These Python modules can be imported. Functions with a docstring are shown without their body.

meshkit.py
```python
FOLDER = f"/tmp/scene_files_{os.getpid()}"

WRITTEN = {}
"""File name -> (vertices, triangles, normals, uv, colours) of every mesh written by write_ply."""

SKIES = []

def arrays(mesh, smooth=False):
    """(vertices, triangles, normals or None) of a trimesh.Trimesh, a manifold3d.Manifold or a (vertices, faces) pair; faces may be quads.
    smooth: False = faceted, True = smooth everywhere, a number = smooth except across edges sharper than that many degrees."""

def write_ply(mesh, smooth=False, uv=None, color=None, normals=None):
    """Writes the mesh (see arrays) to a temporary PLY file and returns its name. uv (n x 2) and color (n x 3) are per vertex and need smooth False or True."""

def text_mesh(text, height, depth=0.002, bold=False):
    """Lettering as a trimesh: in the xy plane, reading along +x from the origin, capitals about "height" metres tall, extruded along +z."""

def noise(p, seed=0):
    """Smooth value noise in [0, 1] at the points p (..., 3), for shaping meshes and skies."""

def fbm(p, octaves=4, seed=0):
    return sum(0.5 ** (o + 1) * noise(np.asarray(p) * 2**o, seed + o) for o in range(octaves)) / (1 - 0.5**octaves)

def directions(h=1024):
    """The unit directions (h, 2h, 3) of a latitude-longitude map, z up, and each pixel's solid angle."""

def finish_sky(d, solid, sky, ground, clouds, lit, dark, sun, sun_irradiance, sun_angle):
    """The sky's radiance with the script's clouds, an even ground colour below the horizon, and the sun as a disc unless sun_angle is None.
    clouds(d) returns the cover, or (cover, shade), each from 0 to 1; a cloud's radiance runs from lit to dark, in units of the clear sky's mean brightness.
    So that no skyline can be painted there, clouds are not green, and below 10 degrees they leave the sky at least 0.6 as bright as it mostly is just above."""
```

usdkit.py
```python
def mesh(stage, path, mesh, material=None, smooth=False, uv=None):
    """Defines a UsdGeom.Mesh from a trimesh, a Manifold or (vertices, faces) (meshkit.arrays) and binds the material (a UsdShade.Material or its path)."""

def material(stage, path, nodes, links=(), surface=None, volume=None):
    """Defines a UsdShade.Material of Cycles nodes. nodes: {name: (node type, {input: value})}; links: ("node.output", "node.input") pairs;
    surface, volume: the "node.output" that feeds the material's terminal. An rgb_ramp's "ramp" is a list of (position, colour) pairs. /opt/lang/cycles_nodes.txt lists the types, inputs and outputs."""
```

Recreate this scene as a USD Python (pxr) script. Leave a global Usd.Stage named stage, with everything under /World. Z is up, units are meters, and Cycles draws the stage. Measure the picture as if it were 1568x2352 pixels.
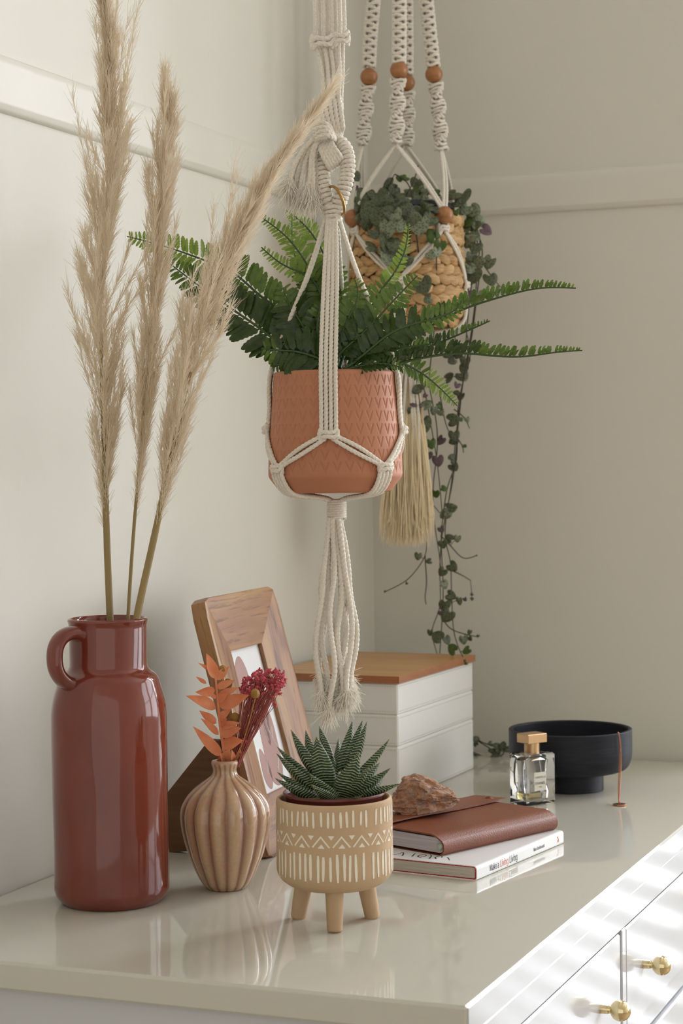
import math
import numpy as np
import trimesh
from trimesh.creation import triangulate_polygon
import shapely.geometry as sg
from shapely import affinity
from scipy.interpolate import CubicSpline, PchipInterpolator
from pxr import Usd, UsdGeom, UsdLux, UsdShade, Gf, Sdf, Vt
import usdkit
import meshkit

stage = Usd.Stage.CreateInMemory()
UsdGeom.SetStageUpAxis(stage, UsdGeom.Tokens.z)
UsdGeom.SetStageMetersPerUnit(stage, 1.0)
UsdGeom.Xform.Define(stage, '/World')
UsdGeom.Scope.Define(stage, '/World/Looks')

# ------------------------------------------------------------------ camera
CAM = np.array([0.0, 0.0, 1.14])
RIGHT = np.array([0.92645, 0.37605, -0.01354]); UP = np.array([0.00331, 0.02781, 0.99961]); FWD = np.array([-0.37628, 0.92617, -0.02452])
FPX, PW, PH = 4448.3, 1568, 2352
cam = UsdGeom.Camera.Define(stage, '/World/camera')
m = np.eye(4); m[0, :3], m[1, :3], m[2, :3], m[3, :3] = RIGHT, UP, -FWD, CAM
cam.AddTransformOp().Set(Gf.Matrix4d(*m.ravel().tolist()))
cam.CreateHorizontalApertureAttr(24.0); cam.CreateVerticalApertureAttr(36.0); cam.CreateFocalLengthAttr(24.0 * FPX / PW)
cam.CreateFStopAttr(13.0); cam.CreateFocusDistanceAttr(1.66); cam.CreateClippingRangeAttr(Gf.Vec2f(0.05, 100))
cam.CreateExposureAttr(0.15)

# ------------------------------------------------------------------ light: daylight through the bay window, weak light of the rest of the room
dome = UsdLux.DomeLight.Define(stage, '/World/room_ambience')
dome.CreateColorAttr(Gf.Vec3f(1.0, 0.965, 0.91)); dome.CreateIntensityAttr(0.27)


def rect_light(name, centre, toward, w, h, color, inten):
    l = UsdLux.RectLight.Define(stage, '/World/' + name)
    z = -np.asarray(toward, float); z /= np.linalg.norm(z)
    x = np.cross([0, 0, 1.0], z); x /= np.linalg.norm(x); y = np.cross(z, x)
    k = np.eye(4); k[0, :3], k[1, :3], k[2, :3], k[3, :3] = x, y, z, centre
    l.AddTransformOp().Set(Gf.Matrix4d(*k.ravel().tolist()))
    l.CreateWidthAttr(w); l.CreateHeightAttr(h); l.CreateColorAttr(Gf.Vec3f(*color)); l.CreateIntensityAttr(inten); l.CreateNormalizeAttr(False)
    return l


DAY = (0.92, 0.97, 1.06)
rect_light('daylight_side_pane_sky', (0.09, 2.91, 1.60), (1, -1, 0), 0.96, 1.24, DAY, 17.0)
rect_light('daylight_side_pane_garden', (0.09, 2.91, 0.60), (1, -1, 0), 0.96, 0.76, DAY, 2.0)
rect_light('daylight_middle_pane', (1.02, 3.16, 1.42), (0, -1, 0), 1.14, 1.5, DAY, 3.0)
rect_light('daylight_far_pane', (2.12, 2.78, 1.42), (-1, -1, 0), 0.90, 1.5, DAY, 3.0)


# ------------------------------------------------------------------ helpers
def at(px, py, d):
    """The point d metres in front of the lens whose picture is at (px, py)."""
    px, py, d = np.broadcast_arrays(np.asarray(px, float), np.asarray(py, float), np.asarray(d, float))
    return CAM + d[..., None] * (FWD + ((px - PW / 2) / FPX)[..., None] * RIGHT - ((py - PH / 2) / FPX)[..., None] * UP)


used = {}


def numbered(path):
    if path not in used:
        used[path] = 0
        return path
    used[path] += 1
    return f'{path}_{used[path]:03d}'


def P_(o):
    return str(o.GetPath()) if hasattr(o, 'GetPath') else o


def info(prim, label=None, cat=None, group=None, kind=None):
    prim = prim.GetPrim() if hasattr(prim, 'GetPrim') else prim
    for k, v in (('label', label), ('category', cat), ('group', group), ('kind', kind)):
        if v:
            prim.SetCustomDataByKey(k, v)
    return prim


def thing(name, label, cat, loc=(0, 0, 0), rz=0.0, group=None):
    x = UsdGeom.Xform.Define(stage, numbered('/World/' + name))
    x.AddTranslateOp().Set(Gf.Vec3d(*map(float, loc)))
    if rz:
        x.AddRotateZOp().Set(float(rz))
    return info(x, label, cat, group)


def org(o):
    """World to the thing's own coordinates: what to subtract (things built in world coordinates have no rotation)."""
    return np.array(o.GetAttribute('xformOp:translate').Get())


def obj(parent, name, mesh, mat, smooth=False, uv=None, label=None, kind=None, world=None):
    """ONE mesh prim under parent. world: the thing whose origin is taken off the (world) vertices."""
    if isinstance(mesh, list):
        mesh = cat(mesh)
    if world is not None:
        v, f = (mesh.vertices, mesh.faces) if hasattr(mesh, 'vertices') else mesh
        mesh = (np.asarray(v) - org(world), np.asarray(f))
    pr = usdkit.mesh(stage, numbered((P_(parent) if parent else '/World') + '/' + name), mesh, mat, smooth, uv)
    return info(pr, label, None, None, kind)


def cat(ms):
    vs, fs, n = [], [], 0
    for a in ms:
        v, f = (a.vertices, a.faces) if hasattr(a, 'vertices') else a
        v, f = np.asarray(v, float), np.asarray(f, int)
        if f.shape[1] == 4:
            f = np.vstack([f[:, [0, 1, 2]], f[:, [0, 2, 3]]])
        vs.append(v); fs.append(f + n); n += len(v)
    return np.vstack(vs), np.vstack(fs)


def bbox(lo, hi, bev=0.0):
    """A box, its edges chamfered by bev."""
    lo, hi = np.minimum(lo, hi).astype(float), np.maximum(lo, hi).astype(float)
    if not bev:
        b = trimesh.creation.box(hi - lo); b.apply_translation((lo + hi) / 2)
        return b
    pts = []
    for sx in (0, 1):
        for sy in (0, 1):
            for sz in (0, 1):
                c = np.where([sx, sy, sz], hi, lo); s = np.where([sx, sy, sz], -1, 1) * bev
                for k in range(3):
                    q = c + s; q[k] = c[k]; pts.append(q)
    return trimesh.convex.convex_hull(np.array(pts))


def lathe(prof, n=96, cap=True):
    """Revolve [(r, z), ...] about z. A profile end at r = 0 closes the shape."""
    prof = np.asarray(prof, float); a = np.linspace(0, 2 * np.pi, n, endpoint=False)
    v = np.stack([prof[:, None, 0] * np.cos(a), prof[:, None, 0] * np.sin(a), np.broadcast_to(prof[:, None, 1], (len(prof), n))], -1).reshape(-1, 3)
    i, j = np.meshgrid(np.arange(len(prof) - 1), np.arange(n), indexing='ij'); i, j = i.ravel(), j.ravel(); k = (j + 1) % n
    return v, np.stack([i * n + j, i * n + k, (i + 1) * n + k, (i + 1) * n + j], 1)


def round_prof(pts, r, n=5):
    """Round the corners of a polyline profile: each interior corner by r (a number, or one per interior corner)."""
    pts = np.asarray(pts, float); out = [pts[0]]
    rs = np.broadcast_to(r, len(pts) - 2)
    for i in range(1, len(pts) - 1):
        a, b, c = pts[i - 1], pts[i], pts[i + 1]
        u, w = a - b, c - b; lu, lw = np.linalg.norm(u), np.linalg.norm(w)
        d = min(rs[i - 1], lu * .49, lw * .49)
        for t in np.linspace(0, 1, n):
            out.append((1 - t) ** 2 * (b + u / lu * d) + 2 * t * (1 - t) * b + t * t * (b + w / lw * d))
    out.append(pts[-1])
    return np.array(out)


def spline(pts, n=None, step=None):
    pts = np.asarray(pts, float); d = np.r_[0, np.cumsum(np.linalg.norm(np.diff(pts, axis=0), axis=1) ** .5)]
    cs = CubicSpline(d, pts, bc_type='natural') if len(pts) > 2 else (lambda t: pts[0] + (np.asarray(t) / d[-1])[:, None] * (pts[1] - pts[0]))
    q = cs(np.linspace(0, d[-1], 24 * len(pts)))
    s = np.r_[0, np.cumsum(np.linalg.norm(np.diff(q, axis=0), axis=1))]
    n = n or max(4, int(s[-1] / step) + 1)
    t = np.linspace(0, s[-1], n)
    return np.stack([np.interp(t, s, q[:, k]) for k in range(3)], 1)


def frames(p, up=None):
    """Tangents and two normals carried along the path without twist."""
    t = np.gradient(p, axis=0); t /= np.linalg.norm(t, axis=1, keepdims=True) + 1e-12
    a = np.array(up if up is not None else ([0, 0, 1.0] if abs(t[0][2]) < .9 else [1.0, 0, 0]), float)
    n = np.zeros_like(p); a = a - t[0] * (a @ t[0]); n[0] = a / np.linalg.norm(a)
    for i in range(1, len(p)):
        b = n[i - 1] - t[i] * (n[i - 1] @ t[i]); n[i] = b / (np.linalg.norm(b) + 1e-12)
    return t, n, np.cross(t, n)


def tube(p, r, k=8, caps=True, flat=1.0, up=None):
    """A tube along the points p, radius r (number or one per point); flat squashes the second normal."""
    p = np.asarray(p, float); t, n, b = frames(p, up); r = np.broadcast_to(r, len(p))
    a = np.linspace(0, 2 * np.pi, k, endpoint=False)
    v = (p[:, None] + r[:, None, None] * (np.cos(a)[None, :, None] * n[:, None] + flat * np.sin(a)[None, :, None] * b[:, None])).reshape(-1, 3)
    return grid_faces(v, len(p), k, caps)


def grid_faces(v, m, k, caps=True):
    i, j = np.meshgrid(np.arange(m - 1), np.arange(k), indexing='ij'); i, j = i.ravel(), j.ravel(); l = (j + 1) % k
    f = np.vstack([np.stack([i * k + j, i * k + l, (i + 1) * k + l], 1), np.stack([i * k + j, (i + 1) * k + l, (i + 1) * k + j], 1)])
    if caps:
        c0, c1 = len(v), len(v) + 1
        v = np.vstack([v, v[:k].mean(0), v[(m - 1) * k:m * k].mean(0)])
        j = np.arange(k); l = (j + 1) % k
        f = np.vstack([f, np.stack([np.full(k, c0), l, j], 1), np.stack([np.full(k, c1), (m - 1) * k + j, (m - 1) * k + l], 1)])
    return v, f


def rope(p, r, pitch=None, step=0.0011, k=12, lobes=3, deep=.34, phase=0.0):
    """A twisted cord: lobes that wind about the path."""
    p = spline(p, step=step); t, n, b = frames(p)
    pitch = pitch or r * 5.5
    s = np.r_[0, np.cumsum(np.linalg.norm(np.diff(p, axis=0), axis=1))]
    a = np.linspace(0, 2 * np.pi, k, endpoint=False)
    tw = 2 * np.pi * s / pitch + phase
    rr = np.broadcast_to(r, len(p))
    if np.ndim(r):
        rr = np.interp(np.linspace(0, 1, len(p)), np.linspace(0, 1, len(r)), r)
    rad = rr[:, None] * (1 - deep + deep * np.abs(np.cos(lobes / 2 * (a[None] - tw[:, None]))) ** .7)
    v = (p[:, None] + rad[..., None] * (np.cos(a)[None, :, None] * n[:, None] + np.sin(a)[None, :, None] * b[:, None])).reshape(-1, 3)
    return grid_faces(v, len(p), k)


def sphere(c, r, sub=3, scale=(1, 1, 1)):
    s = trimesh.creation.icosphere(sub, 1.0); s.vertices = s.vertices * r * np.asarray(scale) + c
    return s


def rot_to(v, x, y, z, o):
    """Vertices given along the axes x, y, z from o."""
    v = np.asarray(v, float)
    return v[:, :1] * x + v[:, 1:2] * y + v[:, 2:3] * z + o


def extrude(poly, z0, z1):
    polys = getattr(poly, 'geoms', [poly]); out = []
    for g in polys:
        e = trimesh.creation.extrude_polygon(g, z1 - z0, engine='earcut'); e.apply_translation([0, 0, z0]); out.append(e)
    return out[0] if len(out) == 1 else cat(out)


def curves(parent, name, strands, width, mat, world=None):
    """Many thin fibres as one BasisCurves. strands: (n, k, 3)."""
    c = UsdGeom.BasisCurves.Define(stage, numbered(P_(parent) + '/' + name))
    s = np.asarray(strands, float)
    if world is not None:
        s = s - org(world)
    n, k = s.shape[:2]
    c.CreateTypeAttr('linear'); c.CreateWrapAttr('nonperiodic')
    c.CreatePointsAttr(Vt.Vec3fArray.FromNumpy(s.reshape(-1, 3).astype(np.float32)))
    c.CreateCurveVertexCountsAttr(Vt.IntArray.FromNumpy(np.full(n, k, np.int32)))
    w = np.asarray(width, float)
    w = np.broadcast_to(w if w.ndim != 1 else w[None], (n, k)).reshape(-1)
    c.CreateWidthsAttr(Vt.FloatArray.FromNumpy(w.astype(np.float32))); c.SetWidthsInterpolation('vertex')
    UsdShade.MaterialBindingAPI.Apply(c.GetPrim()).Bind(mat)
    return c.GetPrim()


# ------------------------------------------------------------------ materials
def lin(r, g, b):
    c = np.array([r, g, b]) / 255
    return tuple(np.where(c <= .04045, c / 12.92, ((c + .055) / 1.055) ** 2.4).tolist())


def M(name, color, rough=0.5, var=None, vscale=40, bump=0, bscale=300, bdist=0.0006, stretch=None, detail=4, **kw):
    """A principled material. color: linear RGB; var: a second colour mixed in by noise; bump: fine relief."""
    nodes = {'p': ('principled_bsdf', {'base_color': color, 'roughness': rough, **kw})}
    links = []
    if var is not None or bump:
        nodes['t'] = ('texture_coordinate', {})
        nodes['m'] = ('mapping', {'scale': stretch or (1, 1, 1)})
        links.append(('t.object', 'm.vector'))
    if var is not None:
        nodes['n'] = ('noise_texture', {'scale': float(vscale), 'detail': float(detail)})
        nodes['r'] = ('rgb_ramp', {'ramp': [(0.30, color), (0.70, var)]})
        links += [('m.vector', 'n.vector'), ('n.fac', 'r.fac'), ('r.color', 'p.base_color')]
    if bump:
        nodes['bn'] = ('noise_texture', {'scale': float(bscale), 'detail': 3.0})
        nodes['b'] = ('bump', {'strength': float(bump), 'distance': float(bdist)})
        links += [('m.vector', 'bn.vector'), ('bn.fac', 'b.height'), ('b.normal', 'p.normal')]
    return usdkit.material(stage, '/World/Looks/' + name, nodes, links, surface='p.BSDF')
# ================================================================== the room
WX, WY, TZ = -0.8876, 2.29, 0.78
paint = M('cream_wall_paint', (.715, .69, .61), .55, var=(.735, .71, .63), vscale=3, bump=.25, bscale=60, bdist=.0012)
trim_paint = M('cream_trim_paint', (.74, .715, .635), .42, bump=.12, bscale=25, bdist=.001)
ceil_paint = M('white_ceiling_paint', (.80, .78, .73), .8)
floor_wood = M('pale_oak_floor', (.42, .33, .24), .45, var=(.34, .26, .18), vscale=9, stretch=(1, 12, 1))
win_paint = M('white_window_paint', (.82, .82, .80), .35)
CE = 2.45


def structure(name, mesh, mat, smooth=False, parent=None):
    o = obj(parent, name, mesh, mat, smooth)
    if parent is None:
        info(o, kind='structure')
    return o


structure('wall_left', bbox((WX - .1, -1.6, 0), (WX, WY + .1, CE)), paint)
structure('wall_back', bbox((WX, WY, 0), (-.42, WY + .1, CE)), paint)
structure('floor', bbox((WX - .1, -1.6, -.05), (2.7, 3.4, 0)), floor_wood)
structure('ceiling', bbox((WX - .1, -1.6, CE), (2.7, 3.4, CE + .05)), ceil_paint)
structure('wall_right', bbox((2.52, -1.6, 0), (2.62, 2.36, CE)), paint)
# picture rails: a flat board, bevelled on top, with a rounded cove below
RZ0, RZ1 = 1.443, 1.4905
rail_prof = round_prof([(0, RZ1 + .002), (.0055, RZ1), (.0075, RZ1 - .006), (.0075, RZ0 + .007), (.0045, RZ0 + .001), (0, RZ0)], [.001, .002, .001, .003], 4)


def rail(name, a, b, out):
    a, b, out = (np.asarray(q, float) for q in (a, b, out))
    v = np.vstack([[e + out * q[0] + np.array([0, 0, q[1]]) for q in rail_prof] for e in (a, b)])
    k = len(rail_prof); f = [[i, i + 1, k + i + 1, k + i] for i in range(k - 1)]
    structure(name, (v, np.array(f)), trim_paint, 40)


rail('trim_1', (WX, -1.6, 0), (WX, WY, 0), (1, 0, 0))
rail('trim_2', (WX, WY, 0), (-.42, WY, 0), (0, -1, 0))


# the bay with its three windows
def bay(idx, a, b, sill, head, slats=None):
    a, b = np.array([*a, 0.0]), np.array([*b, 0.0]); L = np.linalg.norm(b - a); x = (b - a) / L
    y = np.array([-x[1], x[0], 0]); z = np.array([0, 0, 1.0])           # y points outdoors
    R = lambda m_: (rot_to(np.asarray(m_[0] if isinstance(m_, tuple) else m_.vertices), x, y, z, a), m_[1] if isinstance(m_, tuple) else m_.faces)
    w = .09
    if sill > .3:
        structure(f'wall_bay_{idx}', R(cat([bbox((0, 0, 0), (L, .1, sill)), bbox((0, 0, head), (L, .1, CE)), bbox((0, 0, sill), (w, .1, head)), bbox((L - w, 0, sill), (L, .1, head))])), paint)
    else:
        structure(f'wall_bay_{idx}', R(cat([bbox((0, 0, 0), (L, .1, sill)), bbox((0, 0, head), (L, .1, CE)), bbox((0, 0, sill), (w, .1, head)), bbox((L - w, 0, sill), (L, .1, head))])), paint)
    win = UsdGeom.Xform.Define(stage, f'/World/window_{idx}').GetPrim(); info(win, kind='structure')
    mid = (sill + head) / 2
    for q in ((bbox((w, .03, sill), (L - w, .08, sill + .05), .004)), bbox((w, .03, head - .05), (L - w, .08, head), .004), bbox((w, .03, sill + .05), (w + .045, .08, head - .05), .004),
              bbox((L - w - .045, .03, sill + .05), (L - w, .08, head - .05), .004), bbox((w + .045, .03, mid - .02), (L - w - .045, .08, mid + .02), .004)):
        obj(win, 'window_frame', R(q), win_paint)
    if slats:
        bl = thing('venetian_blind', 'white horizontal slatted blind hanging in the narrow bay window', 'blind')
        n = int((head - sill - .06) / slats)
        for k in range(n):
            zc = sill + .05 + k * slats; th = math.radians(38)
            c, s_ = math.cos(th) * .013, math.sin(th) * .013
            v = np.array([[q, -.03 + e * c, zc + e * s_ + t] for q in (w - .01, L - w + .01) for e in (-1, 1) for t in (-.0012, .0012)])
            obj(bl, 'slat', R(trimesh.convex.convex_hull(v)), win_paint)
        obj(bl, 'head_rail', R(bbox((w - .01, -.055, head - .01), (L - w + .01, -.005, head + .03), .003)), win_paint)


bay(1, (-.42, 2.30), (.40, 3.12), .20, 2.25, .048)
bay(2, (.40, 3.12), (1.64, 3.12), .65, 2.2)
bay(3, (1.64, 3.12), (2.52, 2.30), .65, 2.2)

# ================================================================== dresser
white_gloss = M('white_gloss_lacquer', (.61, .62, .64), .11, bump=.06, bscale=220, bdist=.0004, specular_ior_level=.5)
top_gloss = M('cream_gloss_lacquer', (.61, .592, .51), .035, bump=.02, bscale=45, bdist=.0003, specular_ior_level=.55)
brass = M('polished_brass', (.82, .68, .40), .08, metallic=1.0)
TX = -.4063; TY0, TY1 = 1.2095, 2.285; X0 = WX + .004
dr = thing('dresser', 'white gloss chest of drawers with brass ball knobs', 'chest of drawers', (TX, TY0, 0))
wo = dict(world=dr)
obj(dr, 'worktop', bbox((X0, TY0, TZ - .0215), (TX, TY1, TZ), .0022), top_gloss, **wo)
obj(dr, 'side_panel', bbox((X0, TY0 + .012, .03), (TX - .020, TY0 + .030, TZ - .0215)), white_gloss, **wo)
obj(dr, 'side_panel', bbox((X0, TY1 - .03, .03), (TX - .020, TY1 - .012, TZ - .0215)), white_gloss, **wo)
obj(dr, 'back_panel', bbox((X0, TY0 + .030, .03), (X0 + .008, TY1 - .030, TZ - .0215)), white_gloss, **wo)
obj(dr, 'plinth', bbox((X0 + .02, TY0 + .03, 0), (TX - .04, TY1 - .03, .06)), white_gloss, **wo)
FX = TX - .0005
obj(dr, 'edge_band', bbox((TX - .0004, TY0 + .0016, TZ - .0205), (TX + .0004, TY1 - .002, TZ - .0012), .0003), white_gloss, **wo)
obj(dr, 'top_rail', bbox((TX - .02, TY0 + .004, .7345), (FX, TY1 - .004, TZ - .0217), .0008), white_gloss, **wo)
rows = [(.7325, .6405), (.617, .462), (.4385, .283), (.2595, .104)]
cols = [(TY0 + .03, 1.6258), (1.6470, 2.06)]
for k, (z1, z0) in enumerate(rows):
    if k:
        obj(dr, 'drawer_rail', bbox((TX - .02, TY0 + .004, z1 + .0015), (FX - .004, TY1 - .004, rows[k - 1][1] - .0015), .001), white_gloss, **wo)
for y0, y1 in ((TY0 + .006, TY0 + .0285), (1.6325, 1.6462), (2.0625, TY1 - .006)):
    obj(dr, 'stile', bbox((TX - .02, y0, .08), (FX, y1, .7338), .001), white_gloss, **wo)
knob_prof = [(0, 0), (.0040, 0), (.0038, .0064), (.0033, .0070), (.0032, .0085)]
rb, cb = .0088, .0085 + .0082
ang = np.linspace(math.acos(-.0082 / rb), 0, 26)
ball = [(rb * math.sin(q), cb + rb * math.cos(q)) for q in ang]
gi = int(np.argmin(np.abs(ang - 1.35)))
ball[gi] = (ball[gi][0] - .0004, ball[gi][1])
knob_prof = knob_prof + ball
kv, kf = lathe(knob_prof, 48)
for z1, z0 in rows:
    for y0, y1 in cols:
        d = obj(dr, 'drawer', bbox((TX - .019, y0, z0), (FX, y1, z1), .0016), white_gloss, **wo)
        for yk in (y0 + .0625, y1 - .0685):
            zk = .6858 if z1 > .7 else (z0 + z1) / 2
            v = np.stack([kv[:, 2] + FX, kv[:, 0] + yk, kv[:, 1] + zk], 1)
            obj(d, 'knob', (v, kf), brass, 40, label='polished brass ball knob', **wo)
# ================================================================== red jug with pampas grass
jug_mat = M('brick_red_glaze', lin(130, 60, 45), .10, var=lin(110, 47, 35), vscale=28, bump=.10, bscale=38, bdist=.0008, stretch=(1, 1, .35), coat_weight=.4, coat_roughness=.04)
JB = np.array([-.7834, 1.4105, TZ])
jug = thing('jug', 'tall brick red glazed jug with a ring handle at its neck, holding pampas grass', 'jug', JB)
jp = round_prof([(0, .002), (.040, .002), (.0405, 0), (.0475, .008), (.0478, .165), (.0405, .1885), (.0322, .1935), (.0318, .2300), (.0332, .2345), (.0312, .2362), (.0288, .2330), (.0288, .196), (.043, .165), (.043, .008), (0, .006)],
                [.0005, .002, .012, .022, .012, .010, .02, .0012, .0015, .002, .008, .012, .02], 8)
fine = []
for a_, b_ in zip(jp[:-1], jp[1:]):
    n_ = max(1, int(np.linalg.norm(b_ - a_) / .004)); fine += [a_ + (b_ - a_) * q / n_ for q in range(n_)]
jv, jf = lathe(np.array(fine + [jp[-1]]), 128)
w_ = (meshkit.noise(np.stack([np.cos(np.arctan2(jv[:, 1], jv[:, 0])) * 2, np.sin(np.arctan2(jv[:, 1], jv[:, 0])) * 2, jv[:, 2] * 22], 1), 3) - .5) * .0011
rr_ = np.hypot(jv[:, 0], jv[:, 1]); jv[:, :2] *= (1 + np.where(rr_ > .01, w_ / np.maximum(rr_, .01), 0))[:, None]
obj(jug, 'body', (jv, jf), jug_mat, 50)
aw = -np.array([FWD[0], FWD[1], 0]); aw /= np.linalg.norm(aw)          # toward the viewer, level
lt = -np.array([RIGHT[0], RIGHT[1], 0]); lt /= np.linalg.norm(lt)
az = math.radians(44); hd = lt * math.cos(az) + aw * math.sin(az); tg = np.cross([0, 0, 1.0], hd)
hp = spline([hd * r_ + np.array([0, 0, z_]) for r_, z_ in ((.028, .2240), (.035, .2256), (.0450, .2236), (.0522, .2160), (.0540, .2055), (.0520, .1955), (.0462, .1880), (.040, .1842), (.035, .1825))], 48)
tt, nn, bb = frames(hp, tg)
a_ = np.linspace(0, 2 * np.pi, 24, endpoint=False); e_ = np.linspace(-1, 1, len(hp))
wid = .0083 + .0028 * np.abs(e_) ** 3; thk = .0052 + .0022 * np.abs(e_) ** 4
v = (hp[:, None] + (wid[:, None] * np.sign(np.cos(a_)) * np.abs(np.cos(a_)) ** .8)[..., None] * nn[:, None] + (thk[:, None] * np.sin(a_)[None])[..., None] * bb[:, None]).reshape(-1, 3)
obj(jug, 'handle', grid_faces(v, len(hp), 24), jug_mat, True)

# ---- pampas grass: cane, side branches and fine awns as fibres
cane_mat = M('dry_cane', lin(158, 134, 88), .6, var=lin(128, 112, 66), vscale=60, stretch=(1, 1, .08))
awn_mat = usdkit.material(stage, '/World/Looks/pampas_awn', {'h': ('hair_info', {}), 'r': ('rgb_ramp', {'ramp': [(0, lin(238, 226, 206)), (.5, lin(248, 240, 226)), (1, lin(253, 250, 242))]}), 'd': ('diffuse_bsdf', {}), 't': ('translucent_bsdf', {}), 'x': ('mix_closure', {'fac': .5})},
    [('h.intercept', 'r.fac'), ('r.color', 'd.color'), ('r.color', 't.color'), ('d.BSDF', 'x.closure1'), ('t.BSDF', 'x.closure2')], surface='x.closure')
core_mat = M('pampas_core', lin(228, 208, 176), .8)


def pampas(label, pts, cane_r, plume_from, prof, wisps, nb, seed, hair=.017):
    """pts: the cane's path. plume_from: share of the path where the plume starts. prof: plume half width over its length."""
    rng = np.random.default_rng(seed)
    p = spline(pts, 240); t, n, b = frames(p)
    o = thing('pampas_grass', label, 'dried grass', p[0], group='pampas grass plumes in the red jug')
    k0 = int(plume_from * 240); e = np.linspace(0, 1, 240)
    obj(o, 'cane', tube(p[:k0 + 70], np.interp(e[:k0 + 70], [0, plume_from, plume_from + .3], [cane_r, cane_r * .9, cane_r * .35]), 10), cane_mat, True, world=o)
    br, aw_ = [], []
    L = 240 - k0

    def strand(base, d0, length, bend, k):
        """A branch from base that starts along d0 and is drawn toward bend."""
        s_ = np.linspace(0, 1, k)[:, None]
        return base + length * (s_ * d0 + .5 * s_ ** 2 * (bend - d0 * .2))
    for i in range(nb):
        u = (i + rng.random()) / nb
        u = u ** .85
        k = min(238, k0 + int(u * (L - 2))); half = 1.95 * np.interp(u, np.linspace(0, 1, len(prof)), prof)
        ph = rng.random() * 2 * np.pi; side = n[k] * np.cos(ph) + b[k] * np.sin(ph)
        reach = half * (.25 + .8 * rng.random() ** .8)
        ln = min((.05 + .055 * rng.random()) * (1 - .45 * u), (1.06 - u) * L / 240 * np.linalg.norm(p[-1] - p[0]) + .02)
        d0 = t[k] + side * reach / ln * .9
        br.append(strand(p[k], d0, ln, (t[k] - d0) * .5, 8))
    for base_u, dir_, ln in wisps:
        k = min(238, k0 + int(base_u * L)); d_ = np.asarray(dir_, float); d_ /= np.linalg.norm(d_)
        br.append(strand(p[k], t[k] * .6 + d_ * .6, ln, d_ * .7 - t[k] * .1, 8))
    br = np.array(br)
    for j, q in enumerate(br):
        ln = np.linalg.norm(q[-1] - q[0]); m_ = int(40 + 560 * ln)
        s_ = rng.random(m_) ** .9 * 6.99; i0 = s_.astype(int); f_ = (s_ - i0)[:, None]
        base = q[i0] * (1 - f_) + q[i0 + 1] * f_; tq = q[i0 + 1] - q[i0]; tq /= np.linalg.norm(tq, axis=1, keepdims=True)
        r3 = rng.normal(size=(m_, 3)); r3 -= tq * (r3 * tq).sum(1, keepdims=True); r3 /= np.linalg.norm(r3, axis=1, keepdims=True)
        hl = hair * (.45 + .75 * rng.random((m_, 1))); sp = .16 + .30 * rng.random((m_, 1))
        d_ = tq + r3 * sp; d_ /= np.linalg.norm(d_, axis=1, keepdims=True)
        cu = rng.normal(size=(m_, 3)) * .10
        aw_.append(np.stack([base + hl * (x_ * d_ + x_ * x_ * cu) for x_ in (0, .33, .67, 1)], 1))
    pl = curves(o, 'plume', np.concatenate(aw_), np.array([.00036, .00034, .00028, .00012]), awn_mat, world=o)
    curves(o, 'branches', br, np.linspace(.0006, .00025, 8), core_mat, world=o)
    return o


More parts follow.
